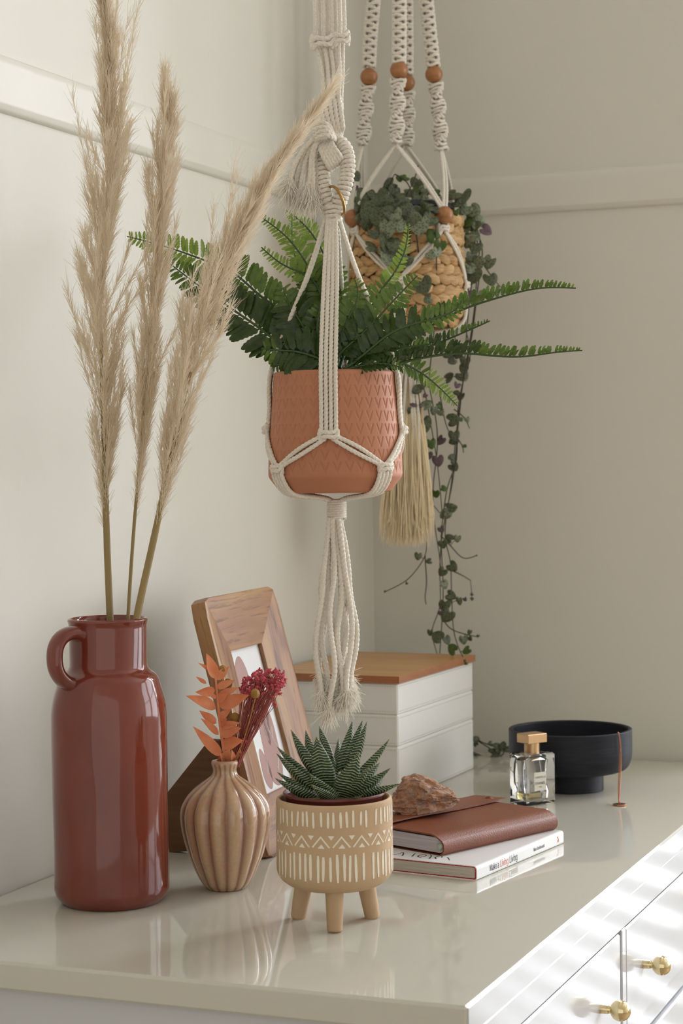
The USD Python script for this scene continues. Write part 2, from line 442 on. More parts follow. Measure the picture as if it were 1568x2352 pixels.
D1 = 1.602
tops = lambda *q: [at(x_, y_, d_) for x_, y_, d_ in q]
cup, rgt = np.array([0, 0, 1.0]), -lt
pampas('tallest pampas grass plume, standing straight up at the left of the red jug',
       tops((256, 1560, 1.602), (253, 1430, 1.600), (246, 1260, 1.60), (240, 1050, 1.60), (232, 800, 1.60), (240, 500, 1.60), (253, 250, 1.60), (243, 60, 1.60), (228, -60, 1.60)), .0031, .20,
       [.005, .014, .019, .0225, .0235, .023, .022, .017, .0105, .006, .0042, .002],
       [(.52, cup * 2.6 + rgt * .5, .10), (.56, cup * 2.6 + rgt * .62, .11), (.66, cup * 3 + rgt * .85, .10), (.35, cup * 1.2 + rgt * 1.25, .085), (.32, cup + rgt * 1.15, .075), (.47, cup * 3 - rgt * .8, .11), (.62, cup * 4 - rgt * .5, .10), (.75, cup * 4 + rgt * .45, .10), (.70, cup * 4 + rgt * .9, .075), (.5, cup * 3 - rgt * .7, .07)], 150, 11)
pampas('thinnest pampas grass plume, the middle one of the three in the red jug',
       tops((288, 1540, 1.598), (294, 1420, 1.598), (304, 1260, 1.60), (316, 1110, 1.60), (334, 900, 1.60), (350, 700, 1.60), (362, 520, 1.60), (376, 360, 1.60), (384, 250, 1.60)), .0016, .26,
       [.004, .010, .0125, .0135, .0135, .0135, .013, .011, .008, .004], [(.62, cup * 4 - rgt * .7, .055), (.8, cup * 3 - rgt * .8, .035), (.3, cup + rgt * .7, .05)], 105, 12, .015)
pampas('pampas grass plume leaning far to the right of the red jug, its tip at the macrame knot',
       tops((300, 1520, 1.590), (314, 1420, 1.59), (346, 1270, 1.59), (378, 1120, 1.59), (420, 930, 1.59), (470, 740, 1.59), (540, 560, 1.59), (625, 400, 1.59), (690, 305, 1.60), (716, 268, 1.60)), .0032, .22,
       [.004, .012, .018, .0205, .0205, .0185, .015, .011, .0065, .004, .0025, .0015],
       [(.50, cup * 2 + rgt * .35, .085), (.55, cup * 2 + rgt * .1, .08), (.45, cup * 2.2 + rgt * .05, .08), (.62, cup * 2 + rgt * .8, .06)], 135, 13)
# ================================================================== fluted vase with dried flowers
vase_mat = usdkit.material(stage, '/World/Looks/dusty_pink_glaze', {
    'a': ('attribute', {'attribute': 'flute'}), 'r': ('rgb_ramp', {'ramp': [(0, lin(140, 98, 76)), (.5, lin(178, 140, 112)), (1, lin(196, 166, 130))]}),
    't': ('texture_coordinate', {}), 'n': ('noise_texture', {'scale': 380.0, 'detail': 2.0}), 'x': ('mix', {'mix_type': 'overlay', 'fac': .22}),
    'p': ('principled_bsdf', {'roughness': .10, 'coat_weight': .5, 'coat_roughness': .03})},
    [('t.object', 'n.vector'), ('a.fac', 'r.fac'), ('r.color', 'x.color1'), ('n.color', 'x.color2'), ('x.color', 'p.base_color')], surface='p.BSDF')
VB = np.array([-.7136, 1.4845, TZ])
vase = thing('bud_vase', 'small dusty pink fluted bud vase with a narrow neck, holding dried flowers', 'vase', VB)
k_ = 1 / 2681.
vp_ = [(0, 2), (36, 2), (42, 0), (46, 4)] + [(r_, (2255 - z_) / 6.03 * 1.0) for z_, r_ in ((2200, 54), (2100, 63.5), (2000, 71.3), (1900, 78), (1800, 84.6), (1700, 89.5), (1600, 94), (1500, 98), (1400, 101.3), (1300, 103.2), (1200, 103.8), (1100, 101.6), (1000, 94.8), (900, 83), (800, 65), (720, 47), (660, 34), (620, 28.8), (570, 27), (520, 28.5), (480, 30.5), (455, 30.5))]
vp_ = np.array(vp_); vp_[4:, 1] = vp_[4:, 1] * .96 + 3
top_ = vp_[-1, 1]
seg = spline(np.c_[vp_[3:], np.zeros(len(vp_) - 3)], 110)[:, :2]
vp_ = np.vstack([vp_[:3], seg, [(28.5, top_ + 4), (25, top_ + 5), (22.5, top_ + 2), (21.5, top_ - 14), (22, top_ - 30), (0, top_ - 60)]]) * k_
NF = 15
vv, vf = lathe(vp_, 15 * 16)
th = np.arctan2(vv[:, 1], vv[:, 0]); wave = np.abs(np.cos(NF / 2 * th + .5))         # ridge 0 ... lobe 1
zz = vv[:, 2] / k_
amp = np.interp(zz, [0, 6, 60, 130, 200, 250, 275, 290, 400], [0.3, .8, 1, 1, 1, .8, .25, 0, 0]) * np.where(np.hypot(vv[:, 0], vv[:, 1]) > .008, 1, 0)
vv[:, :2] *= (1 - amp * .075 * (1 - wave ** .8))[:, None]
vo = obj(vase, 'body', (vv, vf), vase_mat, True)
UsdGeom.PrimvarsAPI(vo).CreatePrimvar('flute', Sdf.ValueTypeNames.FloatArray, 'vertex').Set(Vt.FloatArray.FromNumpy(np.clip(np.where(amp > .05, wave ** 1.2 * .9 + .1 * (1 - amp), .55), 0, 1).astype(np.float32)))

VT = VB + [0, 0, (top_ + 4) * k_]


def leaf_mat(name, c1, c2, trans=.3, rough=.5, scale=60, thr=None):
    return usdkit.material(stage, '/World/Looks/' + name, {
        't': ('texture_coordinate', {}), 'n': ('noise_texture', {'scale': float(scale), 'detail': 3.0}), 'r': ('rgb_ramp', {'ramp': thr or [(.3, c1), (.7, c2)]}),
        'p': ('principled_bsdf', {'roughness': rough}), 'tr': ('translucent_bsdf', {}), 'x': ('mix_closure', {'fac': trans})},
        [('t.object', 'n.vector'), ('n.fac', 'r.fac'), ('r.color', 'p.base_color'), ('r.color', 'tr.color'), ('p.BSDF', 'x.closure1'), ('tr.BSDF', 'x.closure2')], surface='x.closure')


def blade(base, tip, normal, width, curl=.0, cup_=.15, shape=None, m_=9, bend=None, thick=.00035):
    """A leaf from base to tip, its face toward normal; shape: half width over its length; closed, with a thin depth."""
    base, tip = np.asarray(base, float), np.asarray(tip, float); ax = tip - base; L = np.linalg.norm(ax); x = ax / L
    z = np.asarray(normal, float); z = z - x * (z @ x); z /= np.linalg.norm(z) + 1e-9; y = np.cross(z, x)
    s_ = np.linspace(0, 1, m_); w_ = np.asarray(shape(s_) if callable(shape) else np.sin(np.pi * s_ ** .8) ** .8) * width
    c = base + s_[:, None] * ax + (curl * L * (s_ * (1 - s_) * 4))[:, None] * z
    cols_ = [c + q * w_[:, None] * y + (abs(q) ** 1.5 * cup_ * w_)[:, None] * z for q in (-1, -.5, 0, .5, 1)]
    top = np.stack(cols_, 1)
    bot = top - z * thick
    v = np.vstack([top.reshape(-1, 3), bot.reshape(-1, 3)]); f = []; n_ = m_ * 5
    for i in range(m_ - 1):
        for j in range(4):
            a, b, c_, d = i * 5 + j, i * 5 + j + 1, (i + 1) * 5 + j + 1, (i + 1) * 5 + j
            f += [(a, b, c_), (a, c_, d), (a + n_, c_ + n_, b + n_), (a + n_, d + n_, c_ + n_)]
        for j in (0, 4):
            a, d = i * 5 + j, (i + 1) * 5 + j
            f += [(a, d, d + n_), (a, d + n_, a + n_)]
    return v, np.array(f)


coral = leaf_mat('coral_dyed_leaf', lin(250, 184, 140), lin(244, 158, 108), .35, .45, 90)
camn = -FWD
DV = 1.655
r1 = thing('ruscus_stem', 'coral orange dyed ruscus stem with pointed leaves in the fluted bud vase', 'dried flower', at(520, 1765, DV))
obj(r1, 'stem', tube(spline(tops((524, 1790, DV), (516, 1735, DV), (507, 1680, DV), (501, 1620, DV), (496, 1570, DV), (494, 1555, DV)), 24), np.linspace(.0017, .0009, 24), 8), coral, True, world=r1)
leaf_px = [  # base, tip (px), depth change of the tip, width (mm), twist
    ((495, 1560), (474, 1500), 0, 8.2, .2), ((490, 1543), (455, 1522), -.004, 3.2, .9), ((497, 1562), (526, 1530), .004, 6.5, -.5), ((474, 1570), (450, 1554), .0, 3.0, .6), ((494, 1585), (448, 1590), -.006, 7.6, .3),
    ((497, 1580), (540, 1562), -.004, 6.0, -.3), ((496, 1605), (478, 1590), 0, 3.5, .4), ((496, 1628), (427, 1598), -.008, 9.0, .4), ((500, 1612), (524, 1590), -.006, 7.5, -.9), ((502, 1622), (572, 1596), -.012, 10.5, -.2), ((500, 1600), (548, 1578), -.002, 6.0, -.6),
    ((497, 1662), (458, 1632), -.004, 7.0, .5), ((503, 1655), (531, 1628), -.004, 6.5, -.5), ((502, 1688), (461, 1650), -.004, 5.2, .8), ((505, 1668), (520, 1650), -.01, 5.0, -1.0), ((505, 1685), (553, 1672), -.010, 10.0, -.4), ((506, 1668), (552, 1660), -.006, 6.0, -.3),
    ((510, 1738), (443, 1668), -.006, 8.5, .5), ((512, 1712), (558, 1700), -.012, 10.5, -.2), ((510, 1752), (527, 1718), -.012, 9.5, .1), ((532, 1755), (532, 1722), -.010, 5.5, .9), ((542, 1756), (552, 1716), -.004, 5.5, .8), ((520, 1755), (505, 1730), -.012, 8, .4)]
rng = np.random.default_rng(5)
for (bx, by), (tx_, ty), dd, w_, tw in leaf_px:
    B, T_ = at(bx, by, DV), at(tx_, ty, DV + dd)
    nrm = camn + RIGHT * tw * .9 + UP * rng.uniform(-.2, .5)
    obj(r1, 'leaf', blade(B, T_, nrm, w_ / 1000 * .64, curl=rng.uniform(-.06, .10), cup_=.35, shape=lambda s_: np.sin(np.pi * np.clip(s_, 0, 1) ** .75) ** .9 * (1 - .25 * s_)), coral, True, world=r1)
# magenta bunch of tiny dried flowers
pink = M('magenta_dried_bloom', lin(214, 98, 108), .7, var=lin(180, 66, 82), vscale=300)
pstem = M('dark_red_dry_stem', lin(168, 88, 78), .7)
br_ = thing('dried_flower_bunch', 'bunch of thin stems with tiny magenta pink dried blooms, in the fluted bud vase', 'dried flower', at(545, 1765, DV + .004))
rng = np.random.default_rng(8)
heads = []
while len(heads) < 120:
    x_, y_ = rng.uniform(548, 657), rng.uniform(1536, 1625)
    c_ = ((x_ - 604) / 52) ** 2 + ((y_ - 1572 + (x_ - 604) * .25) / 34) ** 2
    if c_ < 1:
        heads.append((x_, y_))
heads += [(632, 1620), (627, 1600), (605, 1643), (560, 1700), (552, 1690), (570, 1690), (549, 1752), (540, 1700), (645, 1562), (650, 1553), (655, 1560), (588, 1555), (565, 1560)]
stems, blooms = [], []
for i, (x_, y_) in enumerate(heads):
    d_ = DV + rng.uniform(-.004, .022); B = at(540 + rng.uniform(-9, 9), 1762, DV + rng.uniform(-.003, .004)); T_ = at(x_, y_, d_)
    stems.append(spline([B, B * .5 + T_ * .5 + np.array([0, 0, .006]) * rng.uniform(-.5, 1.2) + rng.normal(size=3) * .001, T_], 9))
    for q in range(rng.integers(1, 4)):
        c_ = T_ + rng.normal(size=3) * .0016 * (q > 0); s_ = trimesh.creation.icosphere(0, .0013 * rng.uniform(.8, 1.25))
        s_.vertices = s_.vertices * (1 + .25 * rng.normal(size=(len(s_.vertices), 1))) + c_; blooms.append(s_)
        for w in range(3):
            u_ = rng.normal(size=3); u_ /= np.linalg.norm(u_); blooms.append(blade(c_, c_ + u_ * .0026, rng.normal(size=3), .0008, m_=4))
obj(br_, 'stems', cat([tube(q, .00028, 4) for q in stems]), pstem, True, kind='stuff', world=br_)
obj(br_, 'blooms', cat(blooms), pink, False, kind='stuff', world=br_)
pod_mat = M('ochre_seed_pod', lin(176, 138, 58), .55, var=lin(146, 104, 40), vscale=200)
for (x_, y_), where in (((511, 1540), 'upper left, above the coral leaves'), ((523, 1571), 'behind the coral leaves'), ((586, 1594), 'in front of the pink blooms'), ((539, 1649), 'lowest, beside the coral stem')):
    d_ = DV - .012 if x_ == 586 else DV + .006
    po = thing('seed_pod_stem', f'ochre poppy-like seed pod on a thin stem, {where}', 'dried flower', at(x_, y_, d_), group='seed pods in the bud vase')
    prf = round_prof([(0, -.0042), (.0030, -.0030), (.0042, .0002), (.0030, .0034), (.0008, .0046), (0, .0048)], .001, 4)
    lv, lf = lathe(prf, 24); lv[:, :2] *= (1 + .06 * np.cos(8 * np.arctan2(lv[:, 1], lv[:, 0])))[:, None]
    obj(po, 'pod', (lv, lf), pod_mat, True)
    obj(po, 'stem', tube(spline([at(x_, y_ + 9, d_), at((x_ + 538) / 2 + 4, (y_ + 1762) / 2, d_), at(537, 1760, DV)], 16), .0005, 6), pod_mat, True, world=po)

# ================================================================== picture frame
mango = usdkit.material(stage, '/World/Looks/mango_wood', {
    't': ('texture_coordinate', {}), 'm': ('mapping', {'scale': (14, 160, 160)}), 'n': ('noise_texture', {'scale': 1.0, 'detail': 5.0, 'roughness': .65, 'distortion': .6}),
    'm2': ('mapping', {'scale': (3, 22, 22)}), 'n2': ('noise_texture', {'scale': 1.0, 'detail': 3.0, 'distortion': 1.5}), 'r2': ('rgb_ramp', {'ramp': [(.3, lin(146, 102, 72)), (.5, lin(168, 124, 88)), (.7, lin(180, 140, 88))]}),
    'r': ('rgb_ramp', {'ramp': [(.36, (.34, .27, .24)), (.49, (.9, .88, .86)), (1, (1, 1, 1))]}), 'x': ('mix', {'mix_type': 'multiply', 'fac': .85}),
    'b': ('bump', {'strength': .25, 'distance': .0008}), 'p': ('principled_bsdf', {'roughness': .42})},
    [('t.object', 'm.vector'), ('m.vector', 'n.vector'), ('t.object', 'm2.vector'), ('m2.vector', 'n2.vector'), ('n2.fac', 'r2.fac'), ('n.fac', 'r.fac'), ('r2.color', 'x.color1'), ('r.color', 'x.color2'), ('x.color', 'p.base_color'), ('n.fac', 'b.height'), ('b.normal', 'p.normal')], surface='p.BSDF')
dark_wood = M('dark_stand_board', lin(112, 78, 48), .6, var=lin(92, 62, 36), vscale=30, stretch=(1, 1, 6))
FB = np.array([-.7262, 1.6001, TZ]); ph, tl = -.0703, .2495
fw = np.array([math.sin(ph), math.cos(ph), 0]); fnh = np.array([math.cos(ph), -math.sin(ph), 0]); fu = math.cos(tl) * np.array([0, 0, 1.0]) - math.sin(tl) * fnh; fn = np.cross(fw, fu)
FWD_, FHT = .190, .2462
pf = thing('picture_frame', 'mango wood picture frame leaning back on its stand, with an abstract mauve print', 'picture frame', FB)
# lower front edge touches the worktop; front plane through FB
R_ = lambda v_: rot_to(v_, fw, fu, fn, FB + fn * 0.0 + np.array([0, 0, .0005]))
ow, oh, sw = FWD_, FHT, .0535
TH, IN = .0145, .0075


def member(outer, inner):
    """One mitred side of the frame; front face slopes toward the opening. outer/inner: its two ends on the outer/inner edge."""
    (a, b), (c, d) = outer, inner
    def pt(q, z):
        return [q[0], q[1], z]
    def mix(q, r_, s_):
        return (q[0] + (r_[0] - q[0]) * s_, q[1] + (r_[1] - q[1]) * s_)
    sec = [(0, -TH), (0, -.003), (.012, -.0007), (.055, 0), (.12, -.0004), (.97, -IN + .0006), (1, -IN), (1, -TH)]
    n_ = 14; va = []
    for e in np.linspace(0, 1, n_):
        o_, i_ = mix(a, b, e), mix(c, d, e)
        for s_, z in sec:
            va.append(pt(mix(o_, i_, s_), z))
    v, f = grid_faces(np.array(va), n_, len(sec))
    return v, f


OUT = [(0, 0), (ow, 0), (ow, oh), (0, oh)]; INN = [(sw, sw), (ow - sw, sw), (ow - sw, oh - sw), (sw, oh - sw)]


def corner_round(v):
    """Rounds the frame's outer corners."""
    v = v.copy(); r_ = .012
    for cx, cy, sx, sy in ((0, 0, 1, 1), (ow, 0, -1, 1), (ow, oh, -1, -1), (0, oh, 1, -1)):
        dx, dy = (v[:, 0] - cx) * sx, (v[:, 1] - cy) * sy
        k = (dx < r_) & (dy < r_); q = np.stack([r_ - dx, r_ - dy], 1); l = np.linalg.norm(q, axis=1); mx = np.maximum(q.max(1), 1e-9)
        s_ = np.where(k, mx / np.maximum(l, 1e-9), 1)
        v[:, 0] = np.where(k, cx + sx * (r_ - q[:, 0] * s_), v[:, 0]); v[:, 1] = np.where(k, cy + sy * (r_ - q[:, 1] * s_), v[:, 1])
    return v


def rail_obj(name, i, j, along):
    v, f = member((OUT[i], OUT[j]), (INN[i], INN[j]))
    # finer near the corners
    v = corner_round(v)
    o = UsdGeom.Xform  # the grain runs along the member: its own x axis
    ax = np.array([OUT[j][0] - OUT[i][0], OUT[j][1] - OUT[i][1], 0.0]); ax /= np.linalg.norm(ax); ay = np.array([-ax[1], ax[0], 0])
    lv = np.stack([v @ ax, v @ ay, v[:, 2]], 1)
    pr = obj(pf, name, (lv, f), mango, 30)
    X = UsdGeom.Xformable(pr); k = np.eye(4)
    k[0, :3], k[1, :3], k[2, :3] = rot_to([[1, 0, 0], [0, 1, 0], [0, 0, 1]], fw, fu, fn, 0) @ np.eye(3) if False else (ax[0] * fw + ax[1] * fu, ay[0] * fw + ay[1] * fu, fn)
    k[3, :3] = np.array([0, 0, .0005])
    X.AddTransformOp().Set(Gf.Matrix4d(*k.ravel().tolist()))
    return pr


rail_obj('bottom_rail', 0, 1, 0); rail_obj('right_stile', 1, 2, 0); rail_obj('top_rail', 2, 3, 0); rail_obj('left_stile', 3, 0, 0)
paper = M('white_print_paper', (.80, .80, .80), .35)
mauve = M('mauve_print_ink', lin(170, 130, 122), .45)
wht = M('white_print_ink', (.86, .84, .82), .45)
obj(pf, 'print', (R_(bbox((sw - .004, sw - .004, -TH + .0005), (ow - sw + .004, oh - sw + .004, -TH + .0025)).vertices), bbox((0, 0, 0), (1, 1, 1)).faces), paper, world=pf)
obj(pf, 'backing', (R_(bbox((.012, .012, -TH - .0025), (ow - .012, oh - .012, -TH + .0003)).vertices), bbox((0, 0, 0), (1, 1, 1)).faces), dark_wood, world=pf)


def blob(pts, n=60):
    q = np.array(pts + pts[:1], float); d = np.r_[0, np.cumsum(np.linalg.norm(np.diff(q, axis=0), axis=1))]
    return sg.Polygon(CubicSpline(d, q, bc_type='periodic')(np.linspace(0, d[-1], n)[:-1])).buffer(0)


zp = -TH + .0025
art = [blob([(.060, .160), (.068, .181), (.080, .186), (.090, .175), (.091, .155), (.080, .143), (.068, .146)]),
       blob([(.094, .150), (.104, .166), (.116, .160), (.120, .140), (.112, .110), (.104, .095), (.096, .120)]),
       blob([(.088, .062), (.084, .095), (.092, .128), (.106, .140), (.120, .128), (.124, .096), (.118, .066), (.104, .056)]),
       blob([(.072, .060), (.068, .080), (.074, .096), (.084, .086), (.088, .066), (.080, .056)])]
arts = [(R_(e.vertices), e.faces) for e in [trimesh.creation.extrude_polygon(g_, .00025, engine='earcut') for a_ in [shapely_ for shapely_ in art] for g_ in getattr(a_, 'geoms', [a_])]]
arts = [(v_ + fn * zp, f_) for v_, f_ in arts]
obj(pf, 'printed_shape', cat(arts), mauve, world=pf)
lines = [[(.092, .140), (.098, .118), (.102, .100)], [(.110, .132), (.108, .112), (.116, .098), (.121, .088)], [(.112, .104), (.106, .110)], [(.114, .100), (.118, .112)], [(.100, .088), (.106, .075), (.116, .062)], [(.085, .085), (.080, .070)], [(.115, .082), (.108, .070)]]
obj(pf, 'printed_line', cat([tube([R_(np.array([[a_, b_, zp + .0003]]))[0] for a_, b_ in l_] if len(l_) == 2 else spline([R_(np.array([[a_, b_, zp + .0003]]))[0] for a_, b_ in l_], 14), .0004, 4) for l_ in lines]), wht, world=pf)
# stand: a board set square to the back, its slanted edge rising to the frame
sy0 = 1.6065
poly = sg.Polygon([(-.880, TZ), (-.83, TZ), (-.735 - .0155, TZ + .010), (-.735 - .0155 - .254 * .105, TZ + .107), (-.788, TZ + .107)])
e_ = extrude(poly, 0, .009)
obj(pf, 'stand', np.array(0) if False else (np.stack([e_.vertices[:, 0], sy0 + .009 - e_.vertices[:, 2], e_.vertices[:, 1]], 1), e_.faces[:, ::-1]), dark_wood, world=pf)
# ================================================================== footed planter with a zebra haworthia
clay = M('sand_stoneware', lin(196, 167, 132), .75, var=lin(188, 157, 121), vscale=12, bump=.25, bscale=900, bdist=.0003)
mark = M('white_slip', lin(236, 226, 208), .7, bump=.3, bscale=900, bdist=.0003)
PB = np.array([-.578, 1.399, TZ])
pl = thing('planter', 'small sand coloured planter on three legs with white tribal marks', 'plant pot', PB)
RB, ZB, ZR = .0457, .0295, .1002
pp = round_prof([(0, ZB), (.0335, ZB + .0002), (RB, ZB + .009), (RB, ZR - .004), (RB - .0005, ZR - .001), (RB - .0020, ZR), (RB - .0036, ZR - .0012), (RB - .0042, ZR - .004), (RB - .0045, ZB + .006), (0, ZB + .005)], [.006, .010, .001, .001, .001, .001, .001, .002], 8)
obj(pl, 'body', lathe(pp, 128), clay, 40)
aw = -np.array([FWD[0], FWD[1], 0]); aw /= np.linalg.norm(aw); rt = np.cross([0, 0, 1.0], aw)
for r_, s_, q in ((.030, -.0006, 0), (-.0172, -.0300, 1), (-.0150, .0292, 2)):
    foot = aw * r_ + rt * s_; top = foot * .80 + np.array([0, 0, ZB + .005])
    pth = np.stack([foot + (top - foot) * e for e in (0, .02, .05, .5, 1.0)])
    obj(pl, 'leg', tube(pth, [.0050, .0056, .0060, .0067, .0074], 28), clay, 40)
rng = np.random.default_rng(2)
a0 = math.atan2(aw[1], aw[0])


def wrap(poly_list, R0, lift=.00018):
    """Flat shapes (angle * R0, z) laid round the planter as a raised skin."""
    out = []
    for p_ in poly_list:
        for g in getattr(p_, 'geoms', [p_]):
            v, f = triangulate_polygon(sg.Polygon(g.exterior.segmentize(.0012)), engine='earcut')
            a = a0 + v[:, 0] / R0; k = len(v)
            vo = np.stack([np.cos(a) * (R0 + lift), np.sin(a) * (R0 + lift), v[:, 1]], 1); vi = np.stack([np.cos(a) * (R0 - .0006), np.sin(a) * (R0 - .0006), v[:, 1]], 1)
            out.append((np.vstack([vo, vi]), np.vstack([f, f[:, ::-1] + k])))
    return cat(out)


def dash(x_, z0, z1, w):
    n_ = 6; zs = np.linspace(z0, z1, n_); ws = w * (.8 + .35 * rng.random(n_)) * np.array([.55, .9, 1, 1.05, 1, .6]); dx = rng.normal(0, .00006)
    return sg.Polygon([(x_ - a_ / 2 + dx * i, z) for i, (a_, z) in enumerate(zip(ws, zs))] + [(x_ + a_ / 2 + dx * i, z) for i, (a_, z) in reversed(list(enumerate(zip(ws, zs))))]).buffer(.00025)


circ = 2 * math.pi * RB; shapes_ = []
nu, nl = 56, 56
for k in range(nu):
    x_ = (k + rng.uniform(-.14, .14)) * circ / nu
    if k % 13 != 6:
        shapes_.append(dash(x_, .0835 + rng.normal(0, .0006), .0952 + rng.normal(0, .0006), .00145))
for k in range(nl):
    x_ = (k + .4 + rng.uniform(-.14, .14)) * circ / nl
    if k % 13 != 5:
        shapes_.append(dash(x_, .0425 + rng.normal(0, .0007), .0620 + rng.normal(0, .0007), .0017))
nz = 18
for k in range(nz):
    x_ = (k + .35) * circ / nz; h_ = circ / nz
    arch = sg.LineString([(x_ - h_ * .42, .0683), (x_, .0762), (x_ + h_ * .42, .0681)]).buffer(.00062, join_style=2, cap_style=2)
    shapes_ += [arch, sg.Polygon([(x_ - .0022, .0678), (x_ + .0026, .0676), (x_ + .0004, .0706)]).buffer(.0002), sg.Polygon([(x_ + h_ / 2 - .0021, .0772), (x_ + h_ / 2 + .0022, .0770), (x_ + h_ / 2, .0741)]).buffer(.0002)]
obj(pl, 'painted_pattern', wrap(shapes_, RB), mark)
plastic = M('oxblood_plastic', lin(92, 36, 30), .28)
npot = thing('nursery_pot', 'thin oxblood plastic nursery pot sitting inside the tribal planter', 'plant pot', PB + [0, 0, ZB + .0055])
npp = round_prof([(0, 0), (.030, 0), (.0378, .0665), (.0400, .0668), (.0400, .0690), (.0388, .0692), (.0380, .0660), (.0365, .052), (0, .052)], [.002, .0004, .0004, .0006, .0004, .0005, .0005], 4)
obj(npot, 'body', lathe(npp, 80), plastic, 40)
soil = M('gritty_soil', lin(92, 74, 54), .95, var=lin(140, 112, 78), vscale=500, bump=1, bscale=500, bdist=.002)
g_ = trimesh.creation.icosphere(4, 1.0); g_ = g_.slice_plane([0, 0, 0], [0, 0, 1]); sv = g_.vertices * [.0362, .0362, .006]; sv[:, 2] += (meshkit.noise(g_.vertices * 14, 4) - .5) * .003
obj(npot, 'soil', (sv + [0, 0, .0605], g_.faces), soil, True)

haw = usdkit.material(stage, '/World/Looks/zebra_haworthia_leaf', {
    'a': ('attribute', {'attribute': 'band'}), 'l': ('attribute', {'attribute': 'along'}), 't': ('texture_coordinate', {}), 'n': ('noise_texture', {'scale': 420.0, 'detail': 2.0}),
    'n1': ('math', {'math_type': 'multiply_add', 'value2': 2.2, 'value3': -1.1}), 's0': ('math', {'math_type': 'add'}), 's': ('math', {'math_type': 'sine'}),
    'n2': ('math', {'math_type': 'multiply_add', 'value2': .9}), 'r': ('rgb_ramp', {'ramp': [(0, lin(30, 46, 30)), (.72, lin(42, 60, 38)), (.88, lin(136, 154, 112)), (1, lin(184, 192, 156))]}),
    'q': ('map_range', {'from_min': -1.0, 'from_max': 1.55}), 'rt': ('rgb_ramp', {'ramp': [(0, (1, 1, 1)), (.88, (1, 1, 1)), (.97, (1.5, 1.1, .75)), (1, (1.8, 1.1, .7))]}), 'x': ('mix', {'mix_type': 'multiply', 'fac': 1.0}),
    'b': ('bump', {'strength': .5, 'distance': .0006}), 'p': ('principled_bsdf', {'roughness': .38})},
    [('t.object', 'n.vector'), ('n.fac', 'n1.value1'), ('a.fac', 's0.value1'), ('n1.value', 's0.value2'), ('s0.value', 's.value1'), ('n.fac', 'n2.value1'), ('s.value', 'n2.value3'), ('n2.value', 'q.value'), ('q.result', 'r.fac'),
     ('l.fac', 'rt.fac'), ('r.color', 'x.color1'), ('rt.color', 'x.color2'), ('x.color', 'p.base_color'), ('q.result', 'b.height'), ('b.normal', 'p.normal')], surface='p.BSDF')
sucT = PB + [0, 0, ZB + .068]
suc = thing('zebra_haworthia', 'zebra haworthia succulent with white banded pointed dark green leaves', 'succulent', sucT)


def fat_leaf(base, tip, face, w, seed, curve=.10):
    """A thick tapering leaf; face: the side whose bands show."""
    rng = np.random.default_rng(seed)
    base, tip = np.asarray(base), np.asarray(tip); ax = tip - base; L = np.linalg.norm(ax); x = ax / L
    z = face - x * (x @ face); z /= np.linalg.norm(z); y = np.cross(z, x)
    m_, k = 30, 22
    s_ = np.linspace(0, 1, m_); wd = w * np.interp(s_, [0, .12, .3, .5, .7, .85, .95, 1], [.72, .92, 1, .86, .58, .32, .13, .02]); tk = wd * np.interp(s_, [0, .5, 1], [.62, .52, .7])
    c = base + s_[:, None] * ax - (curve * L * (4 * s_ * (1 - s_)))[:, None] * -z * .6
    a = np.linspace(0, 2 * np.pi, k, endpoint=False); ca, sa = np.cos(a), np.sin(a)
    prof = np.where(sa > 0, sa ** .9 * (1 + .12 * np.exp(-(ca / .25) ** 2)), sa * .45)
    v = (c[:, None] + (wd[:, None] * ca)[..., None] * y + (tk[:, None] * prof)[..., None] * z).reshape(-1, 3)
    v, f = grid_faces(v, m_, k)
    n_b = L / .00235
    band = (s_[:, None] * n_b - 1.3 * (1 - np.abs(ca))[None] * np.where(sa > 0, 1, .2)[None]) * 2 * np.pi
    return v, f, np.r_[band.ravel(), 0, 0], np.r_[np.repeat(s_, k), 0, 1]


zx = lambda q: (600 + q[0] / 4.2, 1600 + q[1] / 4.2)
sl = [((620, 850), (530, 385), 228, -.010, -.2), ((775, 965), (940, 535), 235, -.016, .1), ((720, 985), (455, 738), 140, -.024, -.2), ((700, 1000), (478, 848), 128, -.029, -.1), ((810, 975), (1040, 672), 150, -.017, .35),
      ((480, 835), (150, 482), 120, -.002, -.6), ((475, 880), (145, 548), 120, -.008, -.5), ((490, 985), (130, 787), 120, -.014, -.4), ((470, 950), (150, 728), 95, -.006, -.4), ((420, 860), (195, 632), 90, .004, -.6),
      ((495, 740), (285, 318), 130, .000, -.5), ((500, 730), (426, 322), 125, .009, -.2), ((650, 600), (557, 285), 100, .012, -.2), ((735, 720), (745, 400), 85, .016, 0), ((770, 720), (880, 230), 135, .010, .3), ((820, 700), (976, 225), 130, .005, .4), ((860, 720), (1018, 240), 125, -.002, .5),
      ((930, 800), (1235, 408), 120, -.006, .8), ((1010, 830), (1142, 636), 95, .008, .6), ((985, 900), (1247, 688), 105, .002, .8), ((960, 950), (1345, 838), 105, -.010, .8), ((790, 1000), (985, 945), 62, -.030, .3),
      ((560, 800), (470, 560), 100, .014, 0), ((860, 800), (900, 480), 100, .016, 0), ((640, 800), (640, 420), 110, .015, 0), ((690, 900), (690, 560), 120, .004, 0), ((400, 960), (260, 820), 90, .010, -.5), ((1040, 930), (1180, 800), 80, .012, .6)]
